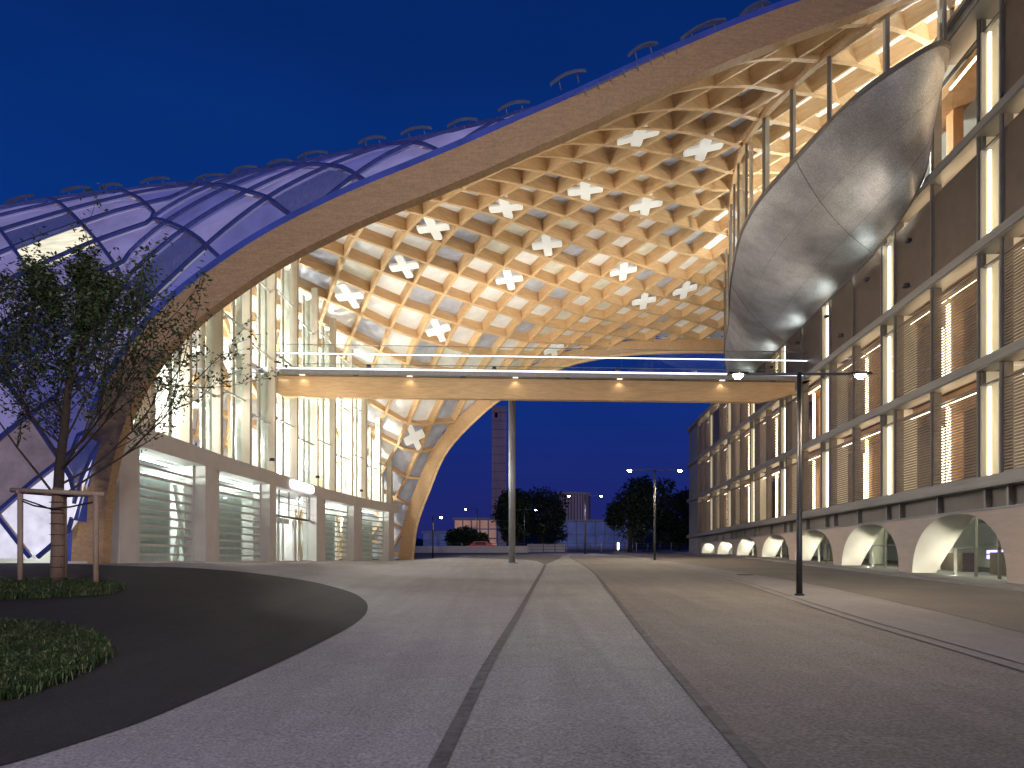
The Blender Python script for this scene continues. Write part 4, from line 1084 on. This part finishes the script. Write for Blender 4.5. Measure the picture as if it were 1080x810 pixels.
# ------------------------------------------------------------------ background
def far_tree(px_, Y, w, h, lab, seed, z0=None):
    x = (px_-540)/F*Y; R = random.Random(seed); gz = ground(x, Y)
    t = thing('broadleaf_tree', lab, 'tree', 'dark trees beyond the road', loc=(x, Y, gz))
    tb = MB(); tb.tube([(0,0,0),(.1,0,h*.3),(0,.1,h*.75)], [.35,.28,.08], 8)
    for _ in range(7): a = R.uniform(0,6.28); tb.tube([(0,0,h*R.uniform(.2,.4)),(math.cos(a)*w*.3,math.sin(a)*w*.3,h*R.uniform(.5,.8))], [.14,.04], 6)
    tb.build('trunk', M['bark'], t, True)
    c = MB(); lobes = []
    for k in range(26):
        a = R.uniform(0,6.28); zz = R.uniform(.22,.86); rr = w*.5*math.sqrt(max(.05, 1-((zz-.5)/.55)**2))*R.uniform(.35,.85); lobes.append((Vector((math.cos(a)*rr, math.sin(a)*rr, zz*h)), R.uniform(.11,.19)*w))
    for (p, r) in lobes:
        for _ in range(230):
            d = Vector((R.gauss(0,1), R.gauss(0,1), R.gauss(0,1))).normalized()*r*R.uniform(.55,1.08)*1.0
            s_ = R.uniform(.28,.55); leaf(c, p+d, s_*1.3, R)
    c.build('crown', M['darkleaf'], t); return t
far_tree(545, 104, 7.5, 9.8, 'dark tree seen either side of the bridge column', 1)
far_tree(571, 106, 9.5, 10.4, 'tallest dark tree, between the bridge column and the cylindrical tank', 2)
far_tree(664, 93, 7.0, 9.0, 'left crown of the dark tree mass right of the tank', 3)
far_tree(690, 95, 10.5, 10.8, 'large round dark tree behind the middle street lamp', 4)
far_tree(715, 97, 8, 8.8, 'dark tree closest to the office block end wall', 5)
far_tree(488, 96, 4.5, 3.4, 'low dark shrub-like tree in front of the lit low building', 6)
far_tree(505, 100, 3.5, 2.6, 'smallest dark bushy tree left of the chimney foot', 7)
# chimney
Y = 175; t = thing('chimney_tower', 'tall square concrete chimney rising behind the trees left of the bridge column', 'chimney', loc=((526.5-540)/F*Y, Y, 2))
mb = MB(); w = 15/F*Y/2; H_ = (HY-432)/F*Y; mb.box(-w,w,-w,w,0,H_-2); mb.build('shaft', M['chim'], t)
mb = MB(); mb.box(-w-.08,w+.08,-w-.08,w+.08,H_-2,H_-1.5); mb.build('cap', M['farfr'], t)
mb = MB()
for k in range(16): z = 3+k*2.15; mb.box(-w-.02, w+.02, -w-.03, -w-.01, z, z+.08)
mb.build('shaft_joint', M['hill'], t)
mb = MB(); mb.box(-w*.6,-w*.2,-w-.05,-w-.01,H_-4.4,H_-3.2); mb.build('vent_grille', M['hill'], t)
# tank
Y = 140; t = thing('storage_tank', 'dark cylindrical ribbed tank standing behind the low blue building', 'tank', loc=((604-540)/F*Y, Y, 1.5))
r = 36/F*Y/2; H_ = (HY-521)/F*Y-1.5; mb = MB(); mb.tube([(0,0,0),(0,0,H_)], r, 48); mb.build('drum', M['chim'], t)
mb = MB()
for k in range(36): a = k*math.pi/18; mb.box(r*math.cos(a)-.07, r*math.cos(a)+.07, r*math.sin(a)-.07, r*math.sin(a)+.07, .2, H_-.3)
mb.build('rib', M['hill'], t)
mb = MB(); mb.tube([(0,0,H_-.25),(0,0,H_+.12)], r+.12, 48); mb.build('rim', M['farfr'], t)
# background buildings
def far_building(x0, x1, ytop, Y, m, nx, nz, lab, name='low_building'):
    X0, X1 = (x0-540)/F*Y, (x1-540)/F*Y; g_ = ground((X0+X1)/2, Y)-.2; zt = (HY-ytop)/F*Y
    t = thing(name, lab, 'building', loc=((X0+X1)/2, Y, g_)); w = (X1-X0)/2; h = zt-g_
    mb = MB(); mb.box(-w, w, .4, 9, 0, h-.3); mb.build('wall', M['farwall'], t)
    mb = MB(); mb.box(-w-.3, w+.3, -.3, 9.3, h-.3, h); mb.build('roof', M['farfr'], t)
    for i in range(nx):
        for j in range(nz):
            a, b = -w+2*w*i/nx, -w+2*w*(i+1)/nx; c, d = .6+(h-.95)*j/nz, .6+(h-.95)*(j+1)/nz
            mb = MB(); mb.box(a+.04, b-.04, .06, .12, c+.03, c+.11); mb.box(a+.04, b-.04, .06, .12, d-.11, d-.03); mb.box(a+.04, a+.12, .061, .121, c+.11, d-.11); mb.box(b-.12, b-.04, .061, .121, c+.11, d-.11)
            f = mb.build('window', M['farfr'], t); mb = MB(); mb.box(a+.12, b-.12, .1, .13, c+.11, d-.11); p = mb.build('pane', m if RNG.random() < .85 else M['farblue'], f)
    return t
far_building(479, 524, 546, 120, M['farlit'], 5, 3, 'low building with a grid of pinkish lit windows left of the bridge column')
far_building(588, 668, 548, 122, M['farblue'], 8, 2, 'low dark blue glazed building below the cylindrical tank')
far_building(446, 478, 560, 118, M['farblue'], 4, 2, 'low dim building furthest left behind the short street lamp')
mb = MB(); 
hp = []
for k in range(80):
    x = -500+k*12.5; zz = 22+9*math.sin(x*.011+1)+5*math.sin(x*.033)+2.2*math.sin(x*.11)
    hp.append([(x, 500, -5), (x, 560, zz*.7+RNG.uniform(-.4,.4)), (x, 620, zz*.92+RNG.uniform(-.5,.5)), (x, 720, 0)])
mb.grid(hp); o = mb.build('hills', M['hill'], smooth=True, recalc=True); o['kind'] = 'structure'
# retaining wall & fence at the end of the plaza
Y = 88
fn = thing('railing_fence', 'low dark railing fence across the far end of the road', 'fence', loc=(0, Y, ground(0, Y)))
mb = MB()
for k in range(3): mb.box(-11, 24, -.03, .03, .35+k*.38, .39+k*.38)
mb.build('rail', M['dark'], fn)
for k in range(24):
    mb = MB(); mb.box(-11+k*1.5, -10.93+k*1.5, -.035, .035, -.4, 1.2); mb.build('post', M['polegrey'] if k % 3 == 0 else M['dark'], fn)
rw = MB(); rw.box(-12, 2, 84, 84.3, -.5, 1.65); rw.box(2, 7, 90, 90.4, .2, 2.0); o = rw.build('low_wall', M['pier'])
tag(o, 'low pale concrete wall at the far edge of the plaza', 'wall')
# glowing red car added in place of a tail-light trail, behind the fence
cr_ = thing('trail_car', 'dark red car standing in for a tail-light trail before the pink lit building', 'car', loc=(-4.1, 92, ground(-4.1, 92)))
mb = MB(); prof = [(-2.1,.3),(-2.1,.75),(-1.5,.92),(-.9,1.38),(.7,1.40),(1.4,.95),(2.1,.8),(2.15,.3)]
n = len(prof); mb.face([(x,-.8,z) for x, z in prof]); mb.face([(x,.8,z) for x, z in prof][::-1])
for i in range(n): a, b = prof[i], prof[(i+1) % n]; mb.face([(a[0],-.8,a[1]),(a[0],.8,a[1]),(b[0],.8,b[1]),(b[0],-.8,b[1])])
o = mb.build('body', mat('car_red_glow', (.35,.02,.03), .3, emit=(.5,.02,.04), es=.25), cr_, recalc=True)
mb = MB(); mb.box(-.85,.6,-.815,-.805,.92,1.32); mb.build('side_window', M['dark'], cr_)
for x in (-1.35, 1.4):
    for y in (-.72, .72): mb = MB(); mb.tube([(x,y-.1,.32),(x,y+.1,.32)], .32, 16); mb.build('wheel', M['rubber'], cr_)
